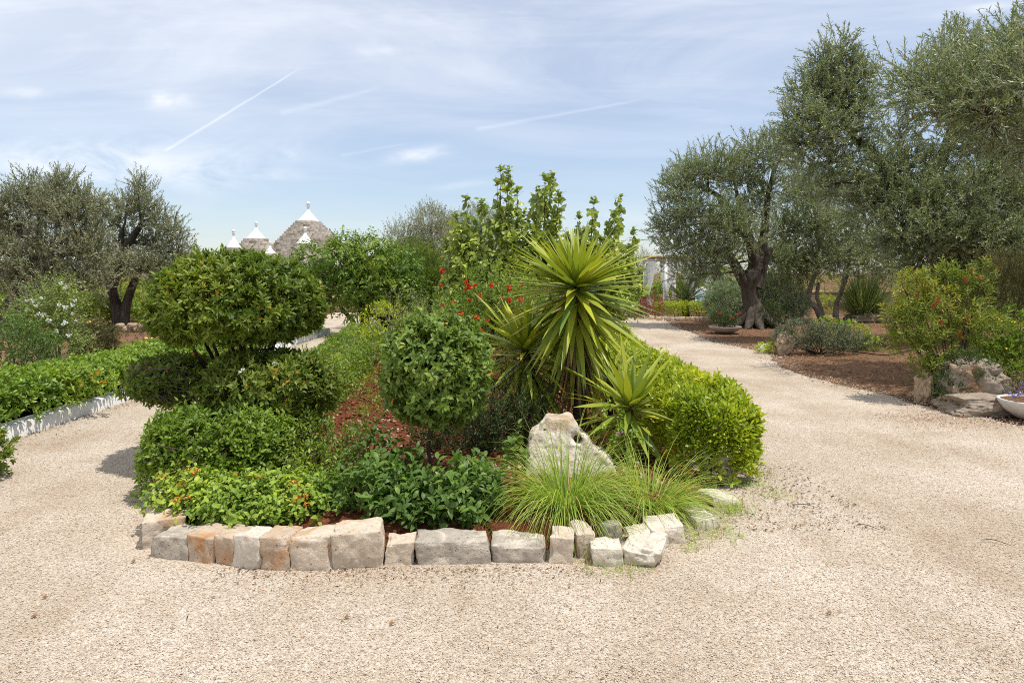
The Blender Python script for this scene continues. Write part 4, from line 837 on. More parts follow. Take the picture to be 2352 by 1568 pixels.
# ------------------------------------------------------------------ olive trees
def olive(label, base, trunk, limbs, clumps, mat='olive', L=.09, W=.022, k=20, sl=.38, bark='bark', name='olive_tree', group='olive trees', sides=16, twr=.004, roots=None, up=.42, tv=.8, dens=1.15, lumpy=.38, brown=.05):
    base = np.asarray(base, float); t = thing(name, label, 'olive tree', base, group); a = Acc(); w = Acc(); tr = Acc()
    for pts, rad in trunk: tube(tr, pts, rad, sides, 8, ridge=.28, sd=int(abs(base[0]) * 3) + 1)
    if roots:
        for i in range(roots[0]):
            an = i * 6.28 / roots[0] + random.uniform(-.3, .3); r = roots[1]; tube(tr, [base + (0, 0, r * .75), base + (math.cos(an) * r * .38, math.sin(an) * r * .38, r * .3), base + (math.cos(an) * r * .65, math.sin(an) * r * .65, r * .09), base + (math.cos(an) * r, math.sin(an) * r, -.04)], [r * .2, r * .16, r * .12, r * .05], 8, ridge=.3, sd=i)
    part(tr, 'trunk', M[bark], t, True)
    for pts, rad in limbs: tube(w, pts, rad, 9, 6, ridge=.2, sd=3)
    hubs = np.array([p for pts, _ in (limbs or trunk) for p in catmull(pts, 5)])
    for i, (c, r, n) in enumerate(clumps):
        c = np.asarray(c, float); r = np.asarray(r, float)
        p, nm = ell(int(n * dens), c, r * 1.05, tv, lump=lumpy, lf=1.8, sd=i * 3)
        A = axis(nm, .55, up, .4); shoots(a, p, A, k, sl, L, W, .62, DI, phyl=1.571, twigs=w, twr=twr, clump=1.9, cw=.75, svar=.3, old=brown)
        d = np.linalg.norm(hubs - c, axis=1) + np.where(hubs[:, 2] > c[2] + .2, 1.5, 0); h0 = hubs[np.argmin(d)]
        tube(w, [h0, h0 * .5 + c * .5 + rng.normal(0, .12, 3), c], [.045, .03, .016], 6)
        m = 9; e = p[rng.integers(0, len(p), m)]
        for q in e: tube(w, [c, c * .5 + q * .5 + rng.normal(0, .06, 3), q], [.014, .009, .004], 5)
    part(a, 'crown', M[mat], t); part(w, 'limbs', M[bark], t)
    return t
def cl(lst, Y, dY=.5): return [(P(x, y, Y + d * dY), (rx, rx * .95, rz), n) for (x, y, d, rx, rz, n) in lst]
# right: olive with the stout pale trunk
Y1 = 21.8; b0 = np.array([P(1733, 750, Y1)[0], Y1, 0])
olive('olive tree with the stout ridged trunk and flared roots behind the shallow bowl', b0,
  [([b0 - (0, 0, .1), P(1730, 715, Y1), P(1722, 670, Y1), P(1728, 640, Y1), P(1738, 615, Y1)], [.36, .265, .235, .28, .22]),
   ([P(1722, 668, Y1), P(1706, 640, Y1), P(1690, 610, Y1), P(1665, 570, Y1)], [.2, .18, .15, .1]), ([P(1738, 660, Y1), P(1748, 635, Y1), P(1755, 605, Y1), P(1770, 570, Y1)], [.22, .17, .15, .1])],
  [([P(1738, 620, Y1), P(1725, 560, Y1), P(1690, 500, Y1), P(1650, 450, Y1), P(1610, 430, Y1)], [.24, .17, .12, .08, .05]), ([P(1740, 600, Y1), P(1755, 540, Y1), P(1760, 480, Y1), P(1775, 400, Y1)], [.2, .13, .1, .06]), ([P(1725, 560, Y1), P(1705, 520, Y1), P(1690, 430, Y1)], [.12, .1, .05])],
  cl([(1560, 430, 0, .75, .65, 240), (1600, 400, 1, .8, .6, 250), (1655, 385, -1, .8, .65, 260), (1700, 400, 1, .8, .6, 230), (1740, 360, 0, .7, .6, 180), (1785, 335, 1, .7, .55, 180), (1545, 500, 1, .65, .6, 170), (1590, 480, -1, .7, .5, 180), (1560, 570, 0, .7, .6, 190), (1620, 550, 1, .8, .6, 220), (1665, 500, -2, .8, .55, 260), (1640, 600, -1, .7, .5, 190), (1700, 540, -2, .9, .55, 280), (1590, 630, 1, .6, .5, 130), (1760, 440, 0, .7, .6, 170), (1720, 480, 1, .7, .5, 150), (1530, 530, 1, .5, .4, 90)], Y1), roots=(9, .95))
# right: twisted pale-stemmed olive
Y2 = 24.5; b0 = np.array([P(1890, 728, Y2)[0], Y2, 0])
olive('low drooping olive on two twisted pale stems between the silver bush and pampas clump', b0,
  [([b0 + (0, 0, -.1), P(1872, 705, Y2), P(1856, 690, Y2), P(1862, 655, Y2), P(1875, 620, Y2)], [.13, .1, .095, .085, .07]), ([b0 + (.1, .1, -.1), P(1882, 700, Y2), P(1876, 680, Y2), P(1880, 650, Y2)], [.1, .075, .07, .06]),
   ([P(1918, 735, Y2), P(1920, 700, Y2), P(1928, 680, Y2), P(1938, 650, Y2)], [.12, .09, .08, .07])],
  [([P(1875, 620, Y2), P(1880, 560, Y2), P(1870, 480, Y2), P(1850, 420, Y2)], [.1, .08, .06, .04]), ([P(1938, 650, Y2), P(1950, 580, Y2), P(1960, 500, Y2)], [.1, .08, .05])],
  cl([(1790, 600, -2, .75, .6, 260), (1850, 610, -2, .8, .5, 290), (1910, 590, -2, .8, .6, 300), (1970, 600, -1, .8, .6, 260), (1800, 530, -1, .8, .6, 280), (1870, 520, -2, .85, .65, 340), (1940, 520, -1, .85, .6, 300), (1840, 450, -1, .85, .6, 290), (1900, 440, 0, .9, .6, 300), (1970, 440, 0, .85, .6, 260), (2020, 560, 0, .8, .6, 220), (2040, 620, -1, .7, .5, 170), (1830, 390, 0, .7, .5, 170)], Y2), bark='palebark')
# right: the giant olive
Y3 = 17.2; b0 = np.array([P(2195, 760, Y3)[0], Y3, 0])
olive('giant olive tree filling the upper right with a dark trunk behind the bottlebrush', b0,
  [([b0 - (0, 0, .1), P(2195, 700, Y3), P(2185, 640, Y3), P(2170, 560, Y3), P(2130, 470, Y3)], [.55, .45, .4, .36, .24]), ([P(2185, 640, Y3), P(2215, 560, Y3), P(2240, 480, Y3), P(2260, 400, Y3)], [.3, .26, .22, .16])],
  [([P(2130, 480, Y3), P(2070, 420, Y3), P(2005, 350, Y3), P(1960, 310, Y3), P(1915, 230, Y3)], [.2, .16, .13, .08, .04]), ([P(2135, 480, Y3), P(2150, 400, Y3), P(2190, 300, Y3), P(2200, 240, Y3)], [.2, .16, .14, .1]), ([P(2195, 275, Y3), P(2260, 265, Y3), P(2330, 250, Y3)], [.12, .1, .06]), ([P(2195, 250, Y3), P(2150, 245, Y3), P(2100, 235, Y3), P(2060, 250, Y3)], [.06, .05, .04, .02]), ([P(2250, 420, Y3), P(2330, 330, Y3), P(2420, 260, Y3)], [.15, .12, .08])],
  cl([(1905, 150, 0, .45, .6, 130), (1875, 180, 0, .4, .4, 90), (1950, 165, 0, .35, .4, 80), (1975, 245, 0, .45, .4, 110), (1835, 270, -1, .4, .35, 90), (1840, 330, -1, .5, .4, 120), (1930, 420, -1, .6, .5, 150), (2000, 470, -1, .6, .5, 150), (2090, 380, -1, .5, .4, 110), (1935, 110, 0, .3, .4, 50), (1865, 225, 0, .6, .55, 190), (1930, 230, 0, .6, .6, 190), (1880, 300, -1, .65, .5, 200), (1960, 310, 0, .6, .5, 170), (1900, 370, 0, .6, .5, 160), (1980, 180, 0, .35, .4, 60),
      (2020, 390, -1, .6, .5, 150), (2060, 330, 0, .5, .45, 100), (2085, 210, 0, .55, .5, 100), (2170, 130, 0, .5, .6, 130), (2215, 100, 1, .4, .5, 80), (2245, 170, 0, .5, .5, 110), (2150, 200, -1, .5, .45, 100), (2300, 150, 1, .55, .6, 160), (2350, 110, 0, .6, .6, 170), (2330, 220, 0, .6, .6, 180), (2400, 180, 0, .8, .9, 200),
      (2080, 450, -2, .65, .5, 190), (2150, 390, -1, .6, .5, 150), (2230, 330, -2, .65, .5, 170), (2300, 340, -1, .7, .6, 220), (2370, 330, 0, .8, .7, 220), (2060, 540, -2, .65, .5, 210), (2130, 530, -3, .7, .55, 240), (2200, 450, -3, .7, .5, 230), (2280, 440, -2, .75, .55, 240), (2350, 470, -2, .8, .6, 240), (2220, 540, -3, .75, .5, 240), (2300, 550, -3, .75, .5, 240), (2370, 580, -3, .7, .5, 200), (2110, 600, -2, .6, .45, 170), (2260, 620, -2, .6, .4, 140), (2040, 440, 0, .6, .5, 130), (2400, 420, 0, .9, 1., 200), (2330, 640, -2, .6, .4, 120)], Y3, .45))
Y6 = 10.6; b0 = np.array([10.6, Y6 + .3, 0])
olive('nearer olive whose crown only reaches in at the right edge above the boulders', b0,
  [([b0 - (0, 0, .1), b0 + (-.1, 0, .9), b0 + (-.3, 0, 1.9), b0 + (-.6, 0, 3.)], [.4, .32, .3, .2])],
  [([b0 + (-.3, 0, 2.), b0 + (-1., -.2, 3.4), b0 + (-1.8, -.3, 4.4)], [.2, .13, .06]), ([b0 + (-.3, 0, 2.), b0 + (.3, .5, 3.4), b0 + (.8, .8, 4.6)], [.2, .13, .06])],
  [(b0 + np.array(c), (.8, .8, .6), 200) for c in [(-3.0, .1, 4.4), (-2.9, -1., 4.5), (-2.6, 1.1, 4.9), (-3.4, .8, 4.8), (-2.4, -.2, 5.2), (-2.0, 0, 4.0), (-1.5, -1.2, 4.3), (-1.2, .9, 4.6), (-.6, -1.8, 4.6), (-.5, 0, 5.2), (.5, -.9, 5.), (.6, .9, 5.2), (-2.1, 1.2, 4.8), (-1.2, -.3, 5.6), (1.5, 0, 4.6)]])
# left olives
Y4 = 21.5; b0 = np.array([P(276, 752, Y4)[0], Y4, 0])
olive('olive tree with a forked dark trunk standing by the stone pile on the left', b0,
  [([b0 - (.05, 0, .1), P(272, 715, Y4), P(262, 680, Y4), P(254, 650, Y4)], [.2, .17, .15, .13]), ([b0 + (.1, 0, -.1), P(288, 712, Y4), P(300, 672, Y4), P(312, 640, Y4)], [.17, .14, .12, .1])],
  [([P(258, 660, Y4), P(268, 620, Y4), P(280, 580, Y4), P(305, 545, Y4), P(325, 515, Y4)], [.16, .13, .12, .1, .07]), ([P(283, 575, Y4), P(278, 550, Y4), P(282, 525, Y4)], [.09, .08, .05]), ([P(258, 650, Y4), P(215, 600, Y4), P(190, 560, Y4)], [.12, .1, .06])],
  cl([(316, 470, 0, .5, .65, 150), (318, 430, 0, .22, .4, 40), (290, 490, 1, .5, .5, 120), (355, 500, 0, .5, .5, 130), (390, 530, 0, .5, .45, 120), (405, 580, 0, .4, .5, 110), (370, 570, 1, .5, .45, 100), (250, 520, 1, .6, .55, 150), (330, 620, -1, .55, .45, 170), (380, 630, 0, .55, .45, 150), (270, 620, -1, .6, .5, 170), (230, 590, 0, .65, .5, 170), (300, 560, 1, .35, .35, 60), (345, 550, 1, .4, .35, 70)], Y4), mat='oliveg', up=.7, dens=1.0, lumpy=.45, brown=.12)
Y5 = 19.; b0 = np.array([P(20, 760, Y5)[0], Y5, 0])
olive('big grey brown olive tree at the left edge with bare twigs inside its crown', b0,
  [([b0 - (0, 0, .1), P(40, 700, Y5), P(70, 640, Y5), P(88, 590, Y5)], [.4, .32, .28, .2])],
  [([P(88, 600, Y5), P(80, 570, Y5), P(65, 555, Y5), P(40, 520, Y5)], [.17, .13, .1, .06]), ([P(85, 580, Y5), P(90, 540, Y5), P(92, 490, Y5)], [.12, .08, .05]), ([P(70, 640, Y5), P(130, 600, Y5), P(170, 540, Y5)], [.12, .1, .05])],
  cl([(60, 462, 0, .45, .45, 150), (15, 490, 0, .55, .5, 170), (130, 458, 0, .5, .5, 190), (145, 425, 0, .3, .35, 60), (185, 470, 0, .42, .45, 130), (222, 480, 0, .3, .4, 70), (110, 490, -1, .6, .5, 180), (170, 510, -1, .6, .5, 190), (40, 540, 1, .6, .5, 140), (120, 570, -1, .7, .5, 220), (190, 580, -1, .65, .5, 190), (60, 620, -1, .7, .5, 180), (140, 650, -1, .7, .45, 210), (200, 650, -1, .6, .45, 160), (10, 580, -1, .7, .6, 190), (-30, 500, 0, .9, .8, 200), (212, 560, 0, .42, .5, 110), (20, 660, -1, .7, .5, 180), (70, 428, 0, .25, .3, 40), (95, 690, -2, .6, .4, 130)], Y5), mat='oliveg', up=.65, dens=1.0, lumpy=.42, brown=.2)

# ------------------------------------------------------------------ left garden
wf = [(75, 690), (95, 684), (62, 690), (88, 720), (100, 722), (55, 745), (130, 760), (145, 745), (150, 740), (172, 690), (165, 720), (100, 790), (120, 790), (150, 705), (70, 780), (135, 700), (140, 650), (150, 660), (175, 735), (82, 702), (60, 712), (112, 735), (158, 770), (166, 700), (40, 760)]
shrub('white_flowering_shrub', 'arching pale green shrub with white blossoms behind the left hedge', 'shrub', (-7.5, 11.3, 0), [(P(115, 730, 11.3), (.5, .45, .5), 330), (P(60, 760, 11.3), (.45, .4, .45), 220), (P(140, 700, 11.4), (.28, .3, .45), 120), (P(140, 660, 11.3), (.12, .1, .22), 24), (P(150, 790, 11.2), (.4, .35, .35), 160)], 'white_shrub', .05, .02, 9, .22, .9, DI, up=.7, droop=.2, stems=14, stemr=.01, stemmat='greytwig', depth=.7, flowers=('white', fpts([(x, y, 10.9) for x, y in wf]), .8, 1.4))
shrub('brown_green_bush', 'dull brownish green rounded bush right of the white flowers', 'bush', (-7.55, 12.6, 0), [(P(215, 790, 12.6), (.4, .38, .44), 950)], 'olivebush', .042, .015, 9, .09, .8, DI, up=.6, stems=8, flowers=('yellow', fpts([(205, 738, 12.5), (222, 742, 12.3), (187, 765, 12.2), (228, 770, 12.2), (190, 782, 12.2), (140, 843, 11.4), (152, 840, 11.4)])))
shrub('dark_bush', 'deep green bush behind the left hedge at the photo\'s edge', 'bush', (-7.4, 10.2, 0), [(P(30, 810, 10.2), (.6, .45, .5), 420), (P(-40, 770, 10.6), (.7, .5, .7), 260), (P(90, 820, 10.4), (.4, .3, .35), 220)], 'viburnum', .045, .018, 7, .1, .9, DI, stems=8)
b0 = np.array([P(180, 838, 11.6)[0], 11.6, 0]); a = Acc(); n = 34; D = unit(n); D[:, 2] = np.abs(D[:, 2]) * .7 + .25; strap(a, np.tile(b0 + (0, 0, .02), (n, 1)), D, .42, .035, -.25, rng.uniform(.1, .5, n), 5, lambda t: 1 - t * .95); solo(a, 'aloe', M['variegated'], 'small spiky grey aloe behind the left hedge', 'aloe', b0)
shrub('hedge_lantana', 'orange lantana sprig poking through the left hedge', 'plant', (-5.5, 8.85, .1), [(P(210, 878, 8.25), (.3, .14, .13), 70)], 'lantana', .045, .024, 6, .08, 1., OV, stems=6, stemr=.004, flowers=('lantana', fpts([(184, 877, 8.0), (212, 860, 8.7), (212, 868, 8.68), (226, 856, 8.75), (228, 850, 8.75), (232, 878, 8.62), (242, 878, 8.62), (188, 885, 8.6)]), .8, 1.1))
shrub('shaded_groundcover', 'low weeds with yellow flowers on reddish soil before the stone pile', 'weeds', (-10.6, 18.6, 0), [(P(300, 800, 16.5) * (1, 1, 0) + (0, 0, .1), (1.2, 1.2, .25), 260)], 'olivebush', .06, .02, 7, .12, .8, DI, up=1, stems=0, flowers=('yellow', fpts([(345, 775, 17), (355, 782, 17), (338, 790, 16.6), (352, 790, 16.6), (310, 786, 16.8), (362, 778, 17.2)]), 1.6, 2.4))
for i in range(10):
    x = 266 + i % 5 * 14 + random.uniform(-4, 4); g = np.array([P(x, 0, 20)[0], 20 - .25 * (i % 2) + .4, .11 if i >= 5 else 0.]); s = random.uniform(.16, .24)
    p, qd = boulder((s * 1.25, s, s * .75), g, 130 + i, random.random() * 3, .15, .02); a = Acc(); a.add(p, None, qd)
    solo(a, 'field_stone', M['tan'], 'fieldstone in the low pile at the forked olive\'s foot', 'stone', g, 'fieldstones piled at the olive', True)
# undergrowth masses far left and across the back
a = Acc()
for (x0, x1, Y, h, n) in [(-30, -12.5, 26, 1.7, 3200), (-14, -9.3, 24.5, 1.0, 900), (-40, -9, 36, 2.2, 2200), (9, 40, 42, 2.4, 2200), (1.5, 9, 46, 2.0, 800), (5.2, 13, 33.5, 2.0, 1600), (14, 32, 25, 1.6, 1800), (-12.2, -8.5, 23.2, .95, 1300), (-21, -12.9, 22.6, 1.25, 2200)]:
    xx = rng.uniform(x0, x1, n); top = h * (.65 + .35 * fbm(np.column_stack([xx * .5, xx * 0 + Y, xx * 0]), 2)); zz = top * rng.uniform(0, 1, n) ** .6; p = np.column_stack([xx, Y + rng.normal(0, .5, n), zz])
    shoots(a, p, axis(np.tile([0, -.5, .5], (n, 1)), .6, .6, .6), 7, .3, .13, .05, .9, DI, clump=.6)
props(part(a, 'undergrowth', M['under']), kind='stuff')
# distant olive crowns
def fartree(label, x, ytop, Y, w, n, mat='oliveg', group='distant trees', name='olive_tree', cat='olive tree', yb=None):
    b0 = np.array([P(x, 0, Y)[0], Y, 0]); ht = P(x, ytop, Y)[2]; t = thing(name, label, cat, b0, group); a = Acc(); w_ = Acc(); tr = Acc()
    tube(tr, [b0 - (0, 0, .1), b0 + (.1, 0, ht * .3), b0 + (0, 0, ht * .6)], [.3, .22, .12], 8, ridge=.25); part(tr, 'trunk', M['bark'], t)
    for i in range(7):
        c = b0 + (random.uniform(-.5, .5) * w, random.uniform(-.4, .4) * w, ht * random.uniform(.45, .74)); 
        if i == 0: c = b0 + (0, 0, ht * .78)
        r = w * random.uniform(.28, .36); p, nm = ell(n // 7, c, (r, r, min(r * .85, ht * .22)), .6, lump=.25, sd=i); shoots(a, p, axis(nm, .5, .7, .4), 12, .4, .09, .022, .65, DI, phyl=1.571, clump=.9)
        tube(w_, [b0 + (0, 0, ht * .3), c], [.1, .03], 6)
    part(a, 'crown', M[mat], t); part(w_, 'limbs', M['darkbark'], t)
fartree('silvery round tree crown behind the tamarisk, nearest the trulli', 990, 456, 30, 2.8, 3600, 'silver', name='silver_tree', cat='tree')
fartree('grey tree crown just behind the pear shoots', 1105, 448, 33, 2.4, 2200)
fartree('small grey olive seen over the pergola roof beside the yucca blades', 1478, 566, 44, 2.2, 500)
fartree('dark olive at the far left edge behind the grey brown olive', -10, 520, 29, 5, 1300)
fartree('olive behind the forked olive trunk, mostly in its shade', 360, 560, 31, 3.2, 800)
fartree('olive seen through the giant olive at the right edge', 2330, 330, 27, 6, 2200, 'olive')
fartree('olive in the background gap right of the twisted stems', 2080, 440, 31, 6, 1800, 'olive')
fartree('olive filling the gap behind the stout trunk', 1800, 420, 33, 5, 1300, 'olive')

# ------------------------------------------------------------------ trulli
def trullo(label, x, yapex, ycap, hwcap, Y, wall_z=2.1, fin=19):
    ap = P(x / K, yapex / K, Y); cb = P(x / K, ycap / K, Y); s = hwcap / K * Y / F / (ap[2] - cb[2]) ; b0 = np.array([ap[0], ap[1], 0.])
    t = thing('trullo', label, 'trullo', b0, 'trulli behind the garden')
    rb = (ap[2] - wall_z) * s * 1.02; a = Acc(); ch = .125; z = wall_z
    while z < cb[2] - .01:
        h = min(ch, cb[2] - z); r = (ap[2] - z) * s * (1 + .06 * math.sin((ap[2] - z) / (ap[2] - wall_z) * PI)); m = max(10, int(2 * PI * r / .3)); an0 = random.random()
        for j in range(m):
            a0 = (j + an0) / m * 2 * PI; a1 = (j + .97 + an0) / m * 2 * PI; ro = r * (1 + random.uniform(-.012, .02)) ; ri = r * .8 - .05; zz = z + random.uniform(-.01, .01); zt = zz + h * .96
            V = []
            for zq in (zz, zt):
                for aq in (a0, (a0 + a1) / 2, a1): V.append((b0[0] + ro * math.cos(aq), b0[1] + ro * math.sin(aq), zq))
                for aq in (a1, a0): V.append((b0[0] + ri * math.cos(aq), b0[1] + ri * math.sin(aq), zq + (.02 if zq == zt else 0)))
            a.add(V, None, [(0, 1, 6, 5), (1, 2, 7, 6), (2, 3, 8, 7), (4, 0, 5, 9)], np.clip(random.gauss(.5, .25), 0, 1)); a.add(np.array(V)[5:], [(0, 1, 2)], [(0, 2, 3, 4)], np.clip(random.gauss(.55, .2), 0, 1))
        z += h
    rf = part(a, 'cone_roof', M['drystone'], t)
    a = Acc(); rc = (ap[2] - cb[2]) * s * 1.03; hc = ap[2] - cb[2]; lathe(a, (b0[0], b0[1], cb[2] - .04), [(rc, 0), (rc * .98, .04), (rc * .53, hc * .5), (rc * .235, hc * .79), (.07, hc * 1.0), (.055, hc * 1.03)], 28); cap = part(a, 'white_cap', M['whitepaint'], rf, True)
    a = Acc(); fh = fin / K * Y / F; prof = [(.05, 0), (.06, .05), (.1, .25), (.15, .48), (.17, .5), (.17, .55), (.09, .58)] ; prof = [(r * fh * 1.5, z * fh) for r, z in prof]
    br = .26 * fh
    for i in range(9):
        th = -1.25 + i / 8 * (1.25 + PI / 2); prof.append((max(.004, br * math.cos(th)), fh * .8 + br * math.sin(th)))
    lathe(a, (b0[0], b0[1], ap[2] - .05), prof, 16); part(a, 'finial', M['whitepaint'], cap, True)
    a = Acc(); rr = rb * 1.06; lathe(a, b0, [(rr * 1.04, -.1), (rr, wall_z), (rr * 1.05, wall_z + .003), (rr * 1.05, wall_z + .09), (rb * .7, wall_z + .1)], 40); part(a, 'wall', M['whitepaint'], t)
    return t
trullo('largest trullo with a tall stone cone and wide white cap', 770.5, 522, 553.5, 26.5, 38, fin=19)
trullo('middle trullo whose cone shows several stone courses under its cap', 640.3, 567, 597, 23.5, 36.5, 1.9, fin=15)
trullo('leftmost trullo, only its white cap and finial above the topiary', 583.8, 589, 619, 18.5, 35, 1.5, fin=17)
trullo('tiny trullo tip between the middle and the largest cones', 674.8, 613, 634, 15, 33.5, 1.2, fin=12)
trullo('small trullo standing in front of the largest cone', 763, 581, 609, 22.5, 32.5, 1.2, fin=16)
# rubble wall and pot at the end of the left path
a = Acc(); r_ = random.Random(3)
t = thing('rubble_wall', 'low rubble stone wall at the end of the left path below the trulli', 'wall', (-8.2, 30.2, 0)); z = 0
for row in range(5):
    x = -11.
    while x < -4.6:
        w = r_.uniform(.25, .5); p, qd = blockstone((w, .35, .25), 0, (x + w / 2, 30.2 + r_.uniform(-.04, .04), row * .235), r_.randrange(9999), .03, .3, .03, .05)
        a.add(p, None, qd, r_.random()); x += w + .01
part(a, 'stone_courses', M['tan'], t); a = Acc(); boxacc(a, (-11, 30.1, -.05), (-4.6, 30.33, 1.16)); part(a, 'mortar_core', M['tuff'], t)
t = thing('flower_pot', 'square terracotta pot with a small plant before the rubble wall', 'pot', (P(757, 716, 28.6)[0], 28.6, 0)); c = np.array(t.location)
a = Acc(); lathe(a, c, [(.12, 0), (.17, .3), (.19, .31), (.19, .36), (.15, .36), (.14, .3), (.01, .29)], 16); part(a, 'pot', M['terracotta'], t)
shrub('potted_plant', 'small green plant growing in the terracotta pot', 'plant', c + (0, 0, .3), [(c + (0, 0, .5), (.18, .18, .22), 60)], 'silver', .06, .02, 6, .1, stems=3, stemr=.006)
a = Acc(); boxacc(a, (-7.95, 27.0, -.05), (-7.7, 27.3, .75)); boxacc(a, (-8.0, 26.95, .752), (-7.65, 27.35, .83)); solo(a, 'gate_pillar', M['whitepaint'], 'short whitewashed pillar beside the left path\'s far end', 'pillar', (-7.82, 27.15, 0))
# pergola with white curtains
Yq = 28.; ga = np.array([P(1482, 0, Yq)[0], Yq]); gb = np.array([P(1528, 0, 28.35)[0], 28.35]); gc = np.array([P(1592, 0, 29.1)[0], 29.1]); gd = np.array([P(1548, 0, 31.)[0], 31.])
t = thing('pergola', 'square white garden pergola with yellow tuff roof edge behind the sago palm', 'pergola', (ga[0], ga[1], 0))
for g in (ga, gb, gc, gd):
    a = Acc(); boxacc(a, (g[0] - .075, g[1] - .075, -.05), (g[0] + .075, g[1] + .075, 2.2)); part(a, 'post', M['whitepaint'], t)
def beam(acc, p, q, z0, z1, w):
    d = (q - p) / np.linalg.norm(q - p); n_ = np.array([-d[1], d[0]]) * w / 2; p = p - d * .12; q = q + d * .12
    V = [(*(p - n_), z0), (*(q - n_), z0), (*(q + n_), z0), (*(p + n_), z0), (*(p - n_), z1), (*(q - n_), z1), (*(q + n_), z1), (*(p + n_), z1)]
    acc.add(V, None, [(0, 3, 2, 1), (4, 5, 6, 7), (0, 1, 5, 4), (1, 2, 6, 5), (2, 3, 7, 6), (3, 0, 4, 7)])
for i, (p, q) in enumerate(((ga, gb), (gb, gc), (gc, gd), (gd, ga))):
    a = Acc(); beam(a, p, q, 2.2 + .003 * i, 2.3 + .003 * i, .16); part(a, 'beam', M['whitepaint'], t)
    a = Acc(); L = np.linalg.norm(q - p); m = int(L / .42)
    for j in range(m): s0 = p + (q - p) * (j / m + .045); s1 = p + (q - p) * ((j + 1) / m - .045); beam(a, s0 + (q - p) / L * .11, s1 - (q - p) / L * .11, 2.315 + .002 * i, 2.44 + random.uniform(-.01, .01), .24)
    part(a, 'tuff_coping', M['tuff'], t)
def curtain(label, p0, p1, ztie, tie, zb=.15, side=0):
    """cloth hung from p0-p1, gathered at point tie (fraction along) at ztie"""
    m, k = 26, 22; V = []; p0 = np.asarray(p0); p1 = np.asarray(p1); d = p1 - p0; nn = np.array([-d[1], d[0]]) / np.linalg.norm(d)
    for i in range(k + 1):
        z = 2.2 + (zb - 2.2) * i / k; f = (2.2 - z) / (2.2 - ztie)
        g = 1 - .72 * min(1, f) ** 1.8 if f <= 1 else .28 + .3 * min(1, (f - 1) * 1.6)
        for j in range(m + 1):
            u = j / m; uu = tie + (u - tie) * g; fold = .016 * math.sin(u * 40) * (.4 + g)
            q = p0 + d * uu + nn * fold; V.append((q[0], q[1], z))
    a = Acc(); a.add(V, None, [(i * (m + 1) + j, i * (m + 1) + j + 1, (i + 1) * (m + 1) + j + 1, (i + 1) * (m + 1) + j) for i in range(k) for j in range(m)])
    solo(a, 'curtain', M['curtain'], label, 'curtain', (p0[0], p0[1], 0), 'white curtains of the pergola', True)
o_ = np.array([-.1, -.12])
curtain('white curtain tied against the left pergola post', ga + o_ + (.1, 0), ga + (gb - ga) * .5 + o_ + (.1, 0), .9, .15)
curtain('white curtain gathered at mid height on the nearest pergola post', gb + (-.25, -.14), gb + (gc - gb) * .4 + (0, -.14), .95, .25)
curtain('white curtain swept to the right rear pergola post', gb + (gc - gb) * .55 + (0, -.14), gc + (.02, -.14), .8, .9)
curtain('white curtain tied in a thin rope at far right of the pergola', gc + (.35, .1), gc + (1.0, .1), 1.0, .5)
g = np.array([P(1618, 0, 29.5)[0], 29.5]); t = thing('garden_sofa', 'white outdoor sofa with a blue patterned cushion right of the pergola', 'sofa', (g[0], g[1], 0))
a = Acc(); boxacc(a, (g[0] - .45, g[1] - .4, .12), (g[0] + .45, g[1] + .4, .42)); part(a, 'seat', M['whitepaint'], t)
a = Acc(); boxacc(a, (g[0] - .45, g[1] + .402, .1), (g[0] + .45, g[1] + .55, 1.12)); part(a, 'backrest', M['whitepaint'], t)
for sx in (-1, 1):
    a = Acc(); boxacc(a, (g[0] + sx * .52 - .065, g[1] - .4, .1), (g[0] + sx * .52 + .065, g[1] + .4, .66)); part(a, 'armrest', M['whitepaint'], t)
M['cushion'] = plain('blue_pattern_cloth', (.1, .35, .42), .8, 9, (.62, .66, .68), detail=3)
p, qd = blockstone((.72, .2, .5), 0, (g[0] + .02, g[1] + .26, .44), 5, .02, .45, .0, 0); a = Acc(); a.add(p, None, qd); solo(a, 'cushion', M['cushion'], 'blue and white patterned cushion leaning on the sofa back', 'cushion', (g[0], g[1], .44), smooth=True)

# ------------------------------------------------------------------ right garden, far part
hedge('clipped_hedge', 'short clipped box hedge inside the curved stone edging at right', [(5.5, 26.2), (6.6, 25.8), (7.7, 25.9)], .8, .62, 1700, 'lime', .05, .02, 6, .05, tmpl=DI, sd=8, group=None, stems=8)
for i in range(11):
    f = i / 10; x = 1512 + 112 * f; g = np.array([P(x, 0, 24.6)[0] - .12 * (f < .12), 24.7 + (.5 if f < .06 else 0), -.03]); p, qd = blockstone((.17 + .04 * (i % 3), .16, .17), .1 * (i % 2), g, 300 + i, .02, .35, .02, .05); a = Acc(); a.add(p, None, qd)
    solo(a, 'edging_stone', M['tan' if i % 3 else 'stone'], 'small rounded stone in the edging before the far box hedge', 'edging stone', g, 'edging stones of the far box hedge', True)
def fronds(acc, c, n, L, leafl, lo, hi, droop=.5, m=26, w=.016):
    for i in range(n):
        an = i * 2.4; th = R(lo + (hi - lo) * i / n); d = np.array([math.cos(an) * math.sin(th), math.sin(an) * math.sin(th), math.cos(th)]); pts = [np.asarray(c, float)]
        for j in range(m): d = nrm(d - np.array([0, 0, droop / m])); pts.append(pts[-1] + d * L / m)
        pts = np.array(pts); tg = nrm(np.gradient(pts, axis=0)); sd_ = nrm(np.cross(tg, (0, 0, 1.)))
        for s in (-1, 1): leaves(acc, pts[2:], tg[2:] * .6 + sd_[2:] * s, np.cross(sd_[2:], tg[2:]), leafl * np.sin(np.linspace(.35, 2.9, len(pts) - 2)), w, DI, rng.uniform(0, 1, len(pts) - 2))
        stick(acc, pts[:-1], pts[1:], np.full(m, .006), np.full(m, .006))
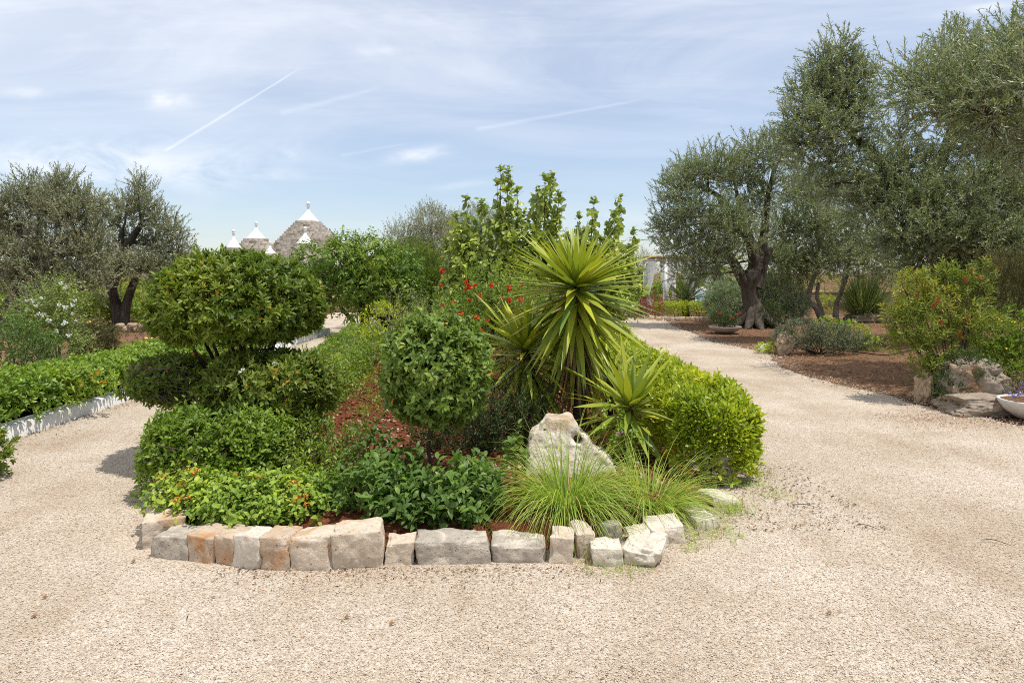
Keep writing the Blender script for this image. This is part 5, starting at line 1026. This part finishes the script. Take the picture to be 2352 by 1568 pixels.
c = np.array([P(1575, 0, 27.)[0], 27., .25]); t = thing('sago_palm', 'dark low sago palm fanning out above the box hedge', 'palm', c * (1, 1, 0)); a = Acc(); fronds(a, c + (0, 0, .25), 36, 1.15, .2, 8, 88, .7); part(a, 'fronds', M['dark'], t); a = Acc(); tube(a, [c - (0, 0, .3), c + (0, 0, .28)], [.16, .14], 10, ridge=.2); part(a, 'trunk', M['darkbark'], t)
c = np.array([P(1652, 0, 27.2)[0], 27.2, 0]); t = thing('palm_tree', 'brown shaggy palm trunk with fronds half hidden behind the stout olive', 'palm', c); a = Acc(); tube(a, [c - (0, 0, .1), c + (0, 0, .8), c + (0, 0, 1.9)], [.3, .24, .25], 12, ridge=.3, sd=4); part(a, 'trunk', M['darkbark'], t); a = Acc(); fronds(a, c + (0, 0, 1.9), 26, 1.9, .3, 20, 115, .9, w=.03); part(a, 'fronds', M['feather'], t)
shrub('silver_bush', 'large silvery green bush behind the stout olive trunk', 'bush', (P(1740, 0, 24)[0], 24, 0), [(P(1668, 692, 24), (.75, .6, .8), 800), (P(1790, 685, 24), (.9, .7, .9), 1100), (P(1730, 690, 24.3), (.8, .6, .85), 600), (P(1828, 712, 23.8), (.4, .45, .45), 300)], 'silvery', .09, .02, 12, .22, .6, DI, up=.6, stems=8, depth=.5, lump=.2)
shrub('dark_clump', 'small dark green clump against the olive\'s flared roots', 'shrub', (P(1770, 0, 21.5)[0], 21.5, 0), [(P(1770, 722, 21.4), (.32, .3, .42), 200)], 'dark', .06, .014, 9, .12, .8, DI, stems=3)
def bowl(label, c, r, h, mat, plabel=None):
    a = Acc(); pr = [(r * .3, 0), (r * .55, h * .12), (r * .82, h * .45), (r * .98, h * .85), (r, h * .97), (r * .985, h), (r * .93, h), (r * .9, h * .86), (r * .2, h * .7), (.005, h * .7)]
    lathe(a, c, pr, 40); o = solo(a, 'bowl_planter', M[mat], label, 'planter', c, smooth=True)
    a = Acc(); lathe(a, c, [(r * .925, h * .93), (r * .5, h * .97), (.004, h * .98)], 30); part(a, 'potting_soil', M['mulch'], o); return o
c = np.array([G(1665, 765)[0], G(1665, 765)[1], .0]); bowl('shallow grey stone bowl planter near the stout olive trunk', c, .46, .2, 'concrete')
shrub('bowl_geranium', 'dark plant with red flowers growing in the shallow grey bowl', 'plant', c + (0, 0, .14), [(c + (-.02, 0, .36), (.38, .34, .25), 260)], 'dark', .06, .02, 7, .12, .8, DI, up=.9, stems=5, stemr=.006, flowers=('redcup', fpts([(1650, 720, 19.3), (1656, 718, 19.2), (1692, 722, 19.3), (1700, 720, 19.3), (1684, 730, 19.2)]), .4, .7))
t = thing('garden_wall', 'low tan garden wall with yellowish coping seen past the twisted stems', 'wall', (13, 33, 0)); a = Acc(); boxacc(a, (10, 33, -.1), (24, 33.3, .72)); part(a, 'wall_face', M['tan'], t); a = Acc(); boxacc(a, (9.95, 32.93, .723), (24.05, 33.37, .86)); part(a, 'coping', M['tuff'], t)
shrub('lime_bush', 'small round lime bush in front of the low garden wall', 'bush', (P(1898, 0, 29)[0], 29, 0), [(P(1898, 700, 29), (.42, .4, .45), 220)], 'lime', .06, .025, 7, .1, stems=3)
b0 = np.array([P(1985, 0, 24.5)[0], 24.5, 0]); tuft(b0 + (0, 0, .15), 1000, 1.75, .35, .022, 'dense green pampas clump with drooping blades beside the twisted olive stems', .8, 'pampas_clump', 'grassdeep', 'grass clump', spread=.6)
p, qd = boulder((1.5, .9, .4), (b0[0], b0[1] - .2, -.1), 71, 0, .2, .06); a = Acc(); a.add(p, None, qd); solo(a, 'root_mound', M['boulder'], 'gnarled low stump at the foot of the pampas clump', 'stump', b0, smooth=True)
shrub('grey_leaved_shrub', 'low blue grey shrub with dark bare stems on the mulch at right', 'shrub', (P(1880, 0, 14.7)[0], 14.7, 0), [(P(1840, 770, 14.7), (.52, .42, .31), 480), (P(1905, 775, 14.6), (.5, .42, .27), 420), (P(1950, 785, 14.8), (.4, .35, .2), 180), (P(1800, 780, 14.7), (.25, .3, .22), 130)], 'greyblue', .05, .011, 11, .11, .7, DI, up=.6, out=.6, stems=16, stemr=.012, stemmat='darkbark', depth=.45)
shrub('orange_lantana', 'bright green lantana with orange flowers behind the grey shrub', 'plant', (P(1965, 0, 15.6)[0], 15.6, 0), [(P(1955, 768, 15.5), (.45, .35, .28), 260), (P(1900, 758, 15.6), (.35, .3, .28), 130), (P(2000, 790, 15.3), (.25, .25, .16), 60)], 'lantana', .05, .028, 6, .1, 1., OV, stems=12, stemr=.006, flowers=('lantana', fpts([(1912, 732, 15.4), (1918, 736, 15.4), (1890, 738, 15.5), (1870, 742, 15.6), (1975, 745, 15.4), (1985, 755, 15.4), (1990, 762, 15.3), (1960, 752, 15.3), (1850, 748, 15.6)]), 1.3, 1.9))
p, qd = boulder((.34, .32, .5), (P(1793, 0, 14.8)[0], 14.62, -.02), 62, .4, .3, .08, .85); a = Acc(); a.add(p, None, qd); solo(a, 'boulder', M['tan'], 'orange tan boulder at the left end of the grey shrub', 'boulder', (P(1786, 0, 14.8)[0], 14.6, 0), smooth=True)
p, qd = blockstone((.26, .2, .2), .2, (P(1757, 0, 15)[0], 15, -.02), 91, .02, .35, .02, .05); a = Acc(); a.add(p, None, qd); solo(a, 'white_stone', M['whitepaint'], 'small white painted stone among lime succulents', 'stone', (P(1757, 0, 15)[0], 15, 0), smooth=True)
for x, lab in ((1748, 'lime succulent cushion left of the small white stone'), (1772, 'lime succulent cushion between white stone and tan boulder')):
    c = np.array([P(x, 0, 14.7)[0], 14.7, 0]); shrub('succulent', lab, 'plant', c, [(c + (0, 0, .1), (.1, .1, .12), 60)], 'lime', .045, .014, 7, .05, .7, DI, up=.9, stems=0, twig=False, group='lime succulents')
a = Acc(); hp = [P(1958, 806, 14.9), G(1985, 812), G(2020, 816), G(2050, 815), G(2090, 806), G(2140, 800)]; hp = [np.array([h[0], h[1], .015]) for h in hp]; hp[0][1] = 14.9; tube(a, hp, [.012] * 6, 8); solo(a, 'irrigation_hose', M['hose'], 'thin black irrigation hose lying on the mulch between the shrubs', 'hose', hp[0])
# far low beds
shrub('red_groundcover', 'dark red and green low planting beyond the tallest yucca at the path\'s end', 'plants', (P(1455, 0, 26)[0], 26, 0), [(P(1455, 705, 26), (.7, .5, .35), 260), (P(1500, 708, 25.6), (.4, .4, .4), 140)], 'redcover', .07, .025, 7, .12, stems=0)
c = P(1462, 650, 27.); b0 = c * (1, 1, 0); t = thing('yucca', 'far dark yucca clump beyond the right path', 'yucca', b0); a = Acc(); 
for dx, dz in ((0, 0), (-.25, -.35), (.15, -.6), (-.2, .25)): rosette(a, c + (dx * 1.3, 0, dz * 1.2), 46, .85, .07, (0, 0, 1), 10, 140, .2)
part(a, 'rosette', M['dark'], t); a = Acc(); tube(a, [b0, c], [.1, .07], 8); part(a, 'trunk', M['yuccabark'], t)

# ------------------------------------------------------------------ right foreground: bottlebrush, rocks, bowl
b0 = np.array([P(2190, 0, 9.3)[0], 9.3, 0])
t = shrub('bottlebrush', 'yellow green bottlebrush shrub with red brushes over the rocks at right', 'shrub', b0, [(P(2120, 700, 9.3), (.4, .38, .36), 150), (P(2185, 650, 9.4), (.32, .3, .24), 80), (P(2110, 780, 9.2), (.36, .35, .34), 130), (P(2150, 850, 9.2), (.3, .3, .24), 90), (P(2215, 740, 9.3), (.45, .4, .4), 150), (P(2085, 650, 9.3), (.14, .14, .14), 22), (P(2255, 620, 9.4), (.12, .12, .1), 14), (P(2070, 730, 9.3), (.22, .2, .3), 50), (P(2240, 660, 9.4), (.2, .2, .2), 30)], 'bottle', .08, .018, 11, .13, .85, DI, up=.7, out=.6, stems=22, stemr=.014, stemmat='stembrown', depth=.85, lump=.25, zmin=.15,
   flowers=('brush', fpts([(2105, 678, 9.05), (2155, 690, 9.1), (2145, 700, 9.0), (2250, 640, 9.3), (2218, 643, 9.2), (2162, 742, 8.95), (2205, 770, 8.95), (2220, 735, 9.), (2230, 625, 9.3)]), .6, .95))
shrub('lime_bush', 'lush lime green bush right of the bottlebrush behind the pitted rocks', 'bush', (P(2290, 0, 9.6)[0], 9.6, 0), [(P(2270, 780, 9.6), (.4, .35, .34), 260), (P(2330, 770, 9.6), (.4, .35, .36), 240), (P(2300, 830, 9.4), (.45, .3, .25), 180), (P(2370, 820, 9.5), (.4, .35, .4), 160)], 'privet', .06, .018, 8, .09, .8, DI, up=.7, stems=12, stemr=.01, flowers=('yellow', fpts([(2290, 738, 9.4), (2300, 735, 9.4), (2318, 734, 9.4), (2330, 738, 9.4), (2312, 800, 9.2), (2345, 745, 9.3), (2300, 860, 9.1)])), depth=.6)
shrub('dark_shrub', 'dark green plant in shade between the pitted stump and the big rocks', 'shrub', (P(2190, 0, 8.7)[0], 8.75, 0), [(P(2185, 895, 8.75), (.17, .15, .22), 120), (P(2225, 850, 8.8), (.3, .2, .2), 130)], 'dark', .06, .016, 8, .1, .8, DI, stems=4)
shrub('purple_shrub', 'greyish purple grassy shrub far right behind the lime bush', 'shrub', (P(2310, 0, 13)[0], 13, 0), [(P(2320, 690, 13), (.5, .45, .5), 330), (P(2300, 650, 13.4), (.6, .5, .5), 300)], 'olivebush', .09, .01, 10, .28, .5, DI, up=1, stems=6)
shrub('grey_bush', 'soft grey green bush behind the purple shrub at the right edge', 'bush', (P(2330, 0, 14.5)[0], 14.5, 0), [(P(2330, 660, 14.5), (.8, .5, .8), 500)], 'silver', .08, .012, 11, .2, .6, DI, up=.8, stems=6)
shrub('valerian', 'pinkish flowering stalks in shade beneath the giant olive', 'plant', (P(2180, 0, 13)[0], 13, 0), [(P(2190, 725, 13), (.35, .3, .3), 160)], 'under', .06, .02, 7, .15, .8, DI, up=1, stems=6, flowers=('pink', fpts([(2170, 708, 12.8), (2180, 700, 12.8), (2190, 712, 12.8), (2185, 722, 12.7), (2200, 705, 12.8), (2175, 720, 12.8), (2195, 695, 12.9)]), 1.3, 2.2))
g = G(2133, 928); p, qd = boulder((.21, .24, .4), (g[0] + .02, g[1] + .1, -.03), 67, .6, .45, .2, .85); a = Acc(); a.add(p, None, qd); solo(a, 'pitted_stump_rock', M['tan'], 'upright pitted tan rock at the left foot of the bottlebrush', 'rock', (g[0], g[1] + .1, 0), smooth=True)
g = G(2265, 955); p, qd = boulder((.86, .55, .3), (g[0] + .06, g[1] + .26, -.05), 65, .12, .25, .08, .45); a = Acc(); a.add(p, None, qd); solo(a, 'boulder', M['boulder'], 'low brown slab rock jutting out beneath the upper pitted boulder', 'boulder', (g[0], g[1] + .26, 0), smooth=True)
p, qd = boulder((.74, .5, .6), (g[0] + .16, g[1] + .5, .06), 66, -.1, .28, .13, .5); a = Acc(); a.add(p, None, qd); solo(a, 'boulder', M['boulder'], 'upper pitted grey brown boulder resting behind the low slab', 'boulder', (g[0] + .06, g[1] + .5, 0), smooth=True)
c = np.array([P(2378, 0, 8.1)[0], 8.1, 0.0]); bowl('white bowl planter cut by the right edge beside the boulders', c, .38, .24, 'whitebowl')
shrub('bowl_lavender', 'thin plant with lavender blue flowers growing in the white bowl', 'plant', c + (0, 0, .17), [(c + (-.05, 0, .32), (.28, .25, .16), 60)], 'silver', .045, .01, 7, .14, .6, DI, up=1., stems=8, stemr=.004, flowers=('blue', fpts([(2338, 900, 7.95), (2346, 893, 7.95), (2330, 912, 7.9), (2342, 907, 7.9), (2322, 906, 7.95), (2350, 885, 8.)]), .9, 1.3))
a = Acc(); n = 1500; g0 = np.column_stack([rng.normal(5.0, .35, n), rng.normal(8.1, .3, n)]); litter(a, g0, .008, .02); props(part(a, 'fallen_petals', M['redcover']), kind='stuff')

# ------------------------------------------------------------------ sky, sun, camera
w = bpy.data.worlds.new('World'); scene.world = w; w.use_nodes = True; nt = w.node_tree; nt.nodes.clear()
SUN = nrm(np.array([.3, -.13, .94])); el = math.asin(SUN[2]); az = math.atan2(SUN[0], SUN[1])
sky = N(nt, 'ShaderNodeTexSky'); sky.sky_type = 'NISHITA'; sky.sun_disc = False; sky.sun_elevation = el; sky.sun_rotation = az; sky.air_density = 1.; sky.dust_density = .6; sky.ozone_density = 1.2; sky.altitude = 100
tc = N(nt, 'ShaderNodeTexCoord'); sep = N(nt, 'ShaderNodeSeparateXYZ', {0: tc.outputs['Generated']}); sx, sy, szz = sep.outputs
den = math_(nt, 'ADD', math_(nt, 'MAXIMUM', szz, 0.), .12)
cu = math_(nt, 'DIVIDE', sx, den); cv = math_(nt, 'DIVIDE', sy, den)
cvec = N(nt, 'ShaderNodeCombineXYZ', {0: cu, 1: cv, 2: 0.}).outputs[0]
mp = N(nt, 'ShaderNodeMapping', {'Vector': cvec, 'Rotation': (0, 0, R(20)), 'Scale': (.7, 1.15, 1), 'Location': (.4, .2, 0)})
n1 = N(nt, 'ShaderNodeTexNoise', {'Vector': mp.outputs[0], 'Scale': 1.1, 'Detail': 9, 'Roughness': .6, 'Distortion': .7})
mp2 = N(nt, 'ShaderNodeMapping', {'Vector': cvec, 'Rotation': (0, 0, R(-14)), 'Scale': (.5, 2.6, 1)})
n2 = N(nt, 'ShaderNodeTexNoise', {'Vector': mp2.outputs[0], 'Scale': 2.4, 'Detail': 10, 'Roughness': .62, 'Distortion': .4})
veil = ramp(nt, n1.outputs[0], [(.42, (0,) * 3), (.68, (1,) * 3)]); wisp = ramp(nt, n2.outputs[0], [(.5, (0,) * 3), (.74, (1,) * 3)])
# direction plane y=1 : u = x/y, v = z/y
ysafe = math_(nt, 'MAXIMUM', sy, .05); U = math_(nt, 'DIVIDE', sx, ysafe); Vv = math_(nt, 'DIVIDE', szz, ysafe)
def uvd(x, y): return ((x - CX) / F, (HZ - y) / F)
def blob(x, y, rx, ry, amt, rot=0.):
    u, v = uvd(x, y); du = math_(nt, 'SUBTRACT', U, u); dv = math_(nt, 'SUBTRACT', Vv, v)
    c, s = math.cos(rot), math.sin(rot)
    a = math_(nt, 'DIVIDE', math_(nt, 'ADD', math_(nt, 'MULTIPLY', du, c), math_(nt, 'MULTIPLY', dv, s)), rx / F); b_ = math_(nt, 'DIVIDE', math_(nt, 'SUBTRACT', math_(nt, 'MULTIPLY', dv, c), math_(nt, 'MULTIPLY', du, s)), ry / F)
    d = math_(nt, 'ADD', math_(nt, 'MULTIPLY', a, a), math_(nt, 'MULTIPLY', b_, b_)); g = math_(nt, 'EXPONENT', math_(nt, 'MULTIPLY', d, -1.)); return math_(nt, 'MULTIPLY', g, amt)
uvv = N(nt, 'ShaderNodeCombineXYZ', {0: U, 1: math_(nt, 'MULTIPLY', Vv, 2.2), 2: 0.}).outputs[0]
n3 = N(nt, 'ShaderNodeTexNoise', {'Vector': uvv, 'Scale': 9., 'Detail': 9, 'Roughness': .62, 'Distortion': .5})
puff = ramp(nt, n3.outputs[0], [(.36, (0,) * 3), (.62, (1,) * 3)])
b1 = blob(200, 385, 330, 60, 1.); 
for args in [(965, 355, 60, 15, 1., .16), (385, 230, 50, 20, .7), (870, 118, 60, 14, .35), (500, 405, 60, 28, .5), (660, 350, 40, 18, .45), (1065, 425, 70, 9, .4, .12), (70, 215, 70, 14, .35), (2250, 20, 80, 12, .5, .2), (640, 405, 70, 12, .3), (1400, 510, 120, 24, .4)]: b1 = math_(nt, 'ADD', b1, blob(*args))
def trail(x0, y0, x1, y1, wd, amt):
    u0, v0 = uvd(x0, y0); u1, v1 = uvd(x1, y1); L = math.hypot(u1 - u0, v1 - v0); dx, dy = (u1 - u0) / L, (v1 - v0) / L
    du = math_(nt, 'SUBTRACT', U, u0); dv = math_(nt, 'SUBTRACT', Vv, v0)
    s = math_(nt, 'ADD', math_(nt, 'MULTIPLY', du, dx), math_(nt, 'MULTIPLY', dv, dy)); d = math_(nt, 'SUBTRACT', math_(nt, 'MULTIPLY', du, dy), math_(nt, 'MULTIPLY', dv, dx))
    d = math_(nt, 'ADD', d, math_(nt, 'MULTIPLY', math_(nt, 'SUBTRACT', n3.outputs[0], .5), .004))
    wdt = math_(nt, 'MULTIPLY_ADD', math_(nt, 'DIVIDE', s, L), -wd / F * .5, wd / F)
    q = math_(nt, 'DIVIDE', d, wdt); g = math_(nt, 'EXPONENT', math_(nt, 'MULTIPLY', math_(nt, 'MULTIPLY', q, q), -1.))
    m1 = math_(nt, 'MULTIPLY', math_(nt, 'DIVIDE', s, L * .03), 1., clamp=True); m2 = math_(nt, 'DIVIDE', math_(nt, 'SUBTRACT', L, s), L * .15, clamp=True)
    return math_(nt, 'MULTIPLY', math_(nt, 'MULTIPLY', g, amt), math_(nt, 'MULTIPLY', m1, m2))
tr = math_(nt, 'ADD', trail(375, 350, 695, 154, 3.4, .38), trail(1090, 298, 1490, 226, 5, .2)); tr = math_(nt, 'ADD', tr, trail(640, 262, 880, 200, 8, .15)); tr = math_(nt, 'ADD', tr, trail(780, 358, 945, 328, 4, .14))
hi = ramp(nt, Vv, [(.12, (0,) * 3), (.36, (1,) * 3)])
veilm = math_(nt, 'MULTIPLY', math_(nt, 'ADD', math_(nt, 'MULTIPLY', veil, .8), math_(nt, 'MULTIPLY', wisp, .25)), math_(nt, 'MULTIPLY_ADD', hi, .75, .25))
lft_ = ramp(nt, U, [(0.0, (1,) * 3), (.3, (.7,) * 3)]); lft2 = math_(nt, 'SUBTRACT', .28, math_(nt, 'MULTIPLY', U, .3), clamp=True)
fac = math_(nt, 'ADD', math_(nt, 'ADD', math_(nt, 'MULTIPLY', veilm, .6), math_(nt, 'MULTIPLY', lft2, math_(nt, 'MULTIPLY', hi, 1.2))), math_(nt, 'ADD', math_(nt, 'MULTIPLY', b1, puff), tr))
fac = math_(nt, 'MULTIPLY', fac, 1., clamp=True)
SKYS = .1
# thin overall high haze that pales the blue, then clouds
pale = mixc(nt, .22, sky.outputs[0], (6.7, 7.4, 9.4))
col = mixc(nt, math_(nt, 'MULTIPLY', fac, .85), pale, (7.6, 7.9, 8.4))
bg = N(nt, 'ShaderNodeBackground', {0: col, 1: SKYS}); out = N(nt, 'ShaderNodeOutputWorld', {0: bg.outputs[0]})
sl = bpy.data.lights.new('sun', 'SUN'); sl.energy = 3.3; sl.angle = R(.6); sl.color = (1, .955, .88); so = bpy.data.objects.new('sun', sl); COL.objects.link(so)
so.rotation_euler = Vector(tuple(-SUN)).to_track_quat('-Z', 'Y').to_euler(); so.location = (20, 5, 40)
cam = bpy.data.cameras.new('camera'); cam.sensor_width = 36; cam.lens = 24; cam.shift_y = -(784 - HZ) / 2352; cam.clip_end = 4000; cam.clip_start = .05
co = bpy.data.objects.new('camera', cam); COL.objects.link(co); co.location = (0, 0, H); co.rotation_euler = (R(90), 0, 0); scene.camera = co
scene.view_settings.view_transform = 'Standard'; scene.view_settings.look = 'None'; scene.view_settings.exposure = .42; scene.view_settings.gamma = 1
scene.render.engine = 'CYCLES'; cy = scene.cycles; cy.max_bounces = 6; cy.diffuse_bounces = 3; cy.glossy_bounces = 2; cy.transmission_bounces = 3; cy.transparent_max_bounces = 4; cy.caustics_reflective = False; cy.caustics_refractive = False; cy.use_denoising = False; cy.filter_width = 1.0
cy.sample_clamp_indirect = 8
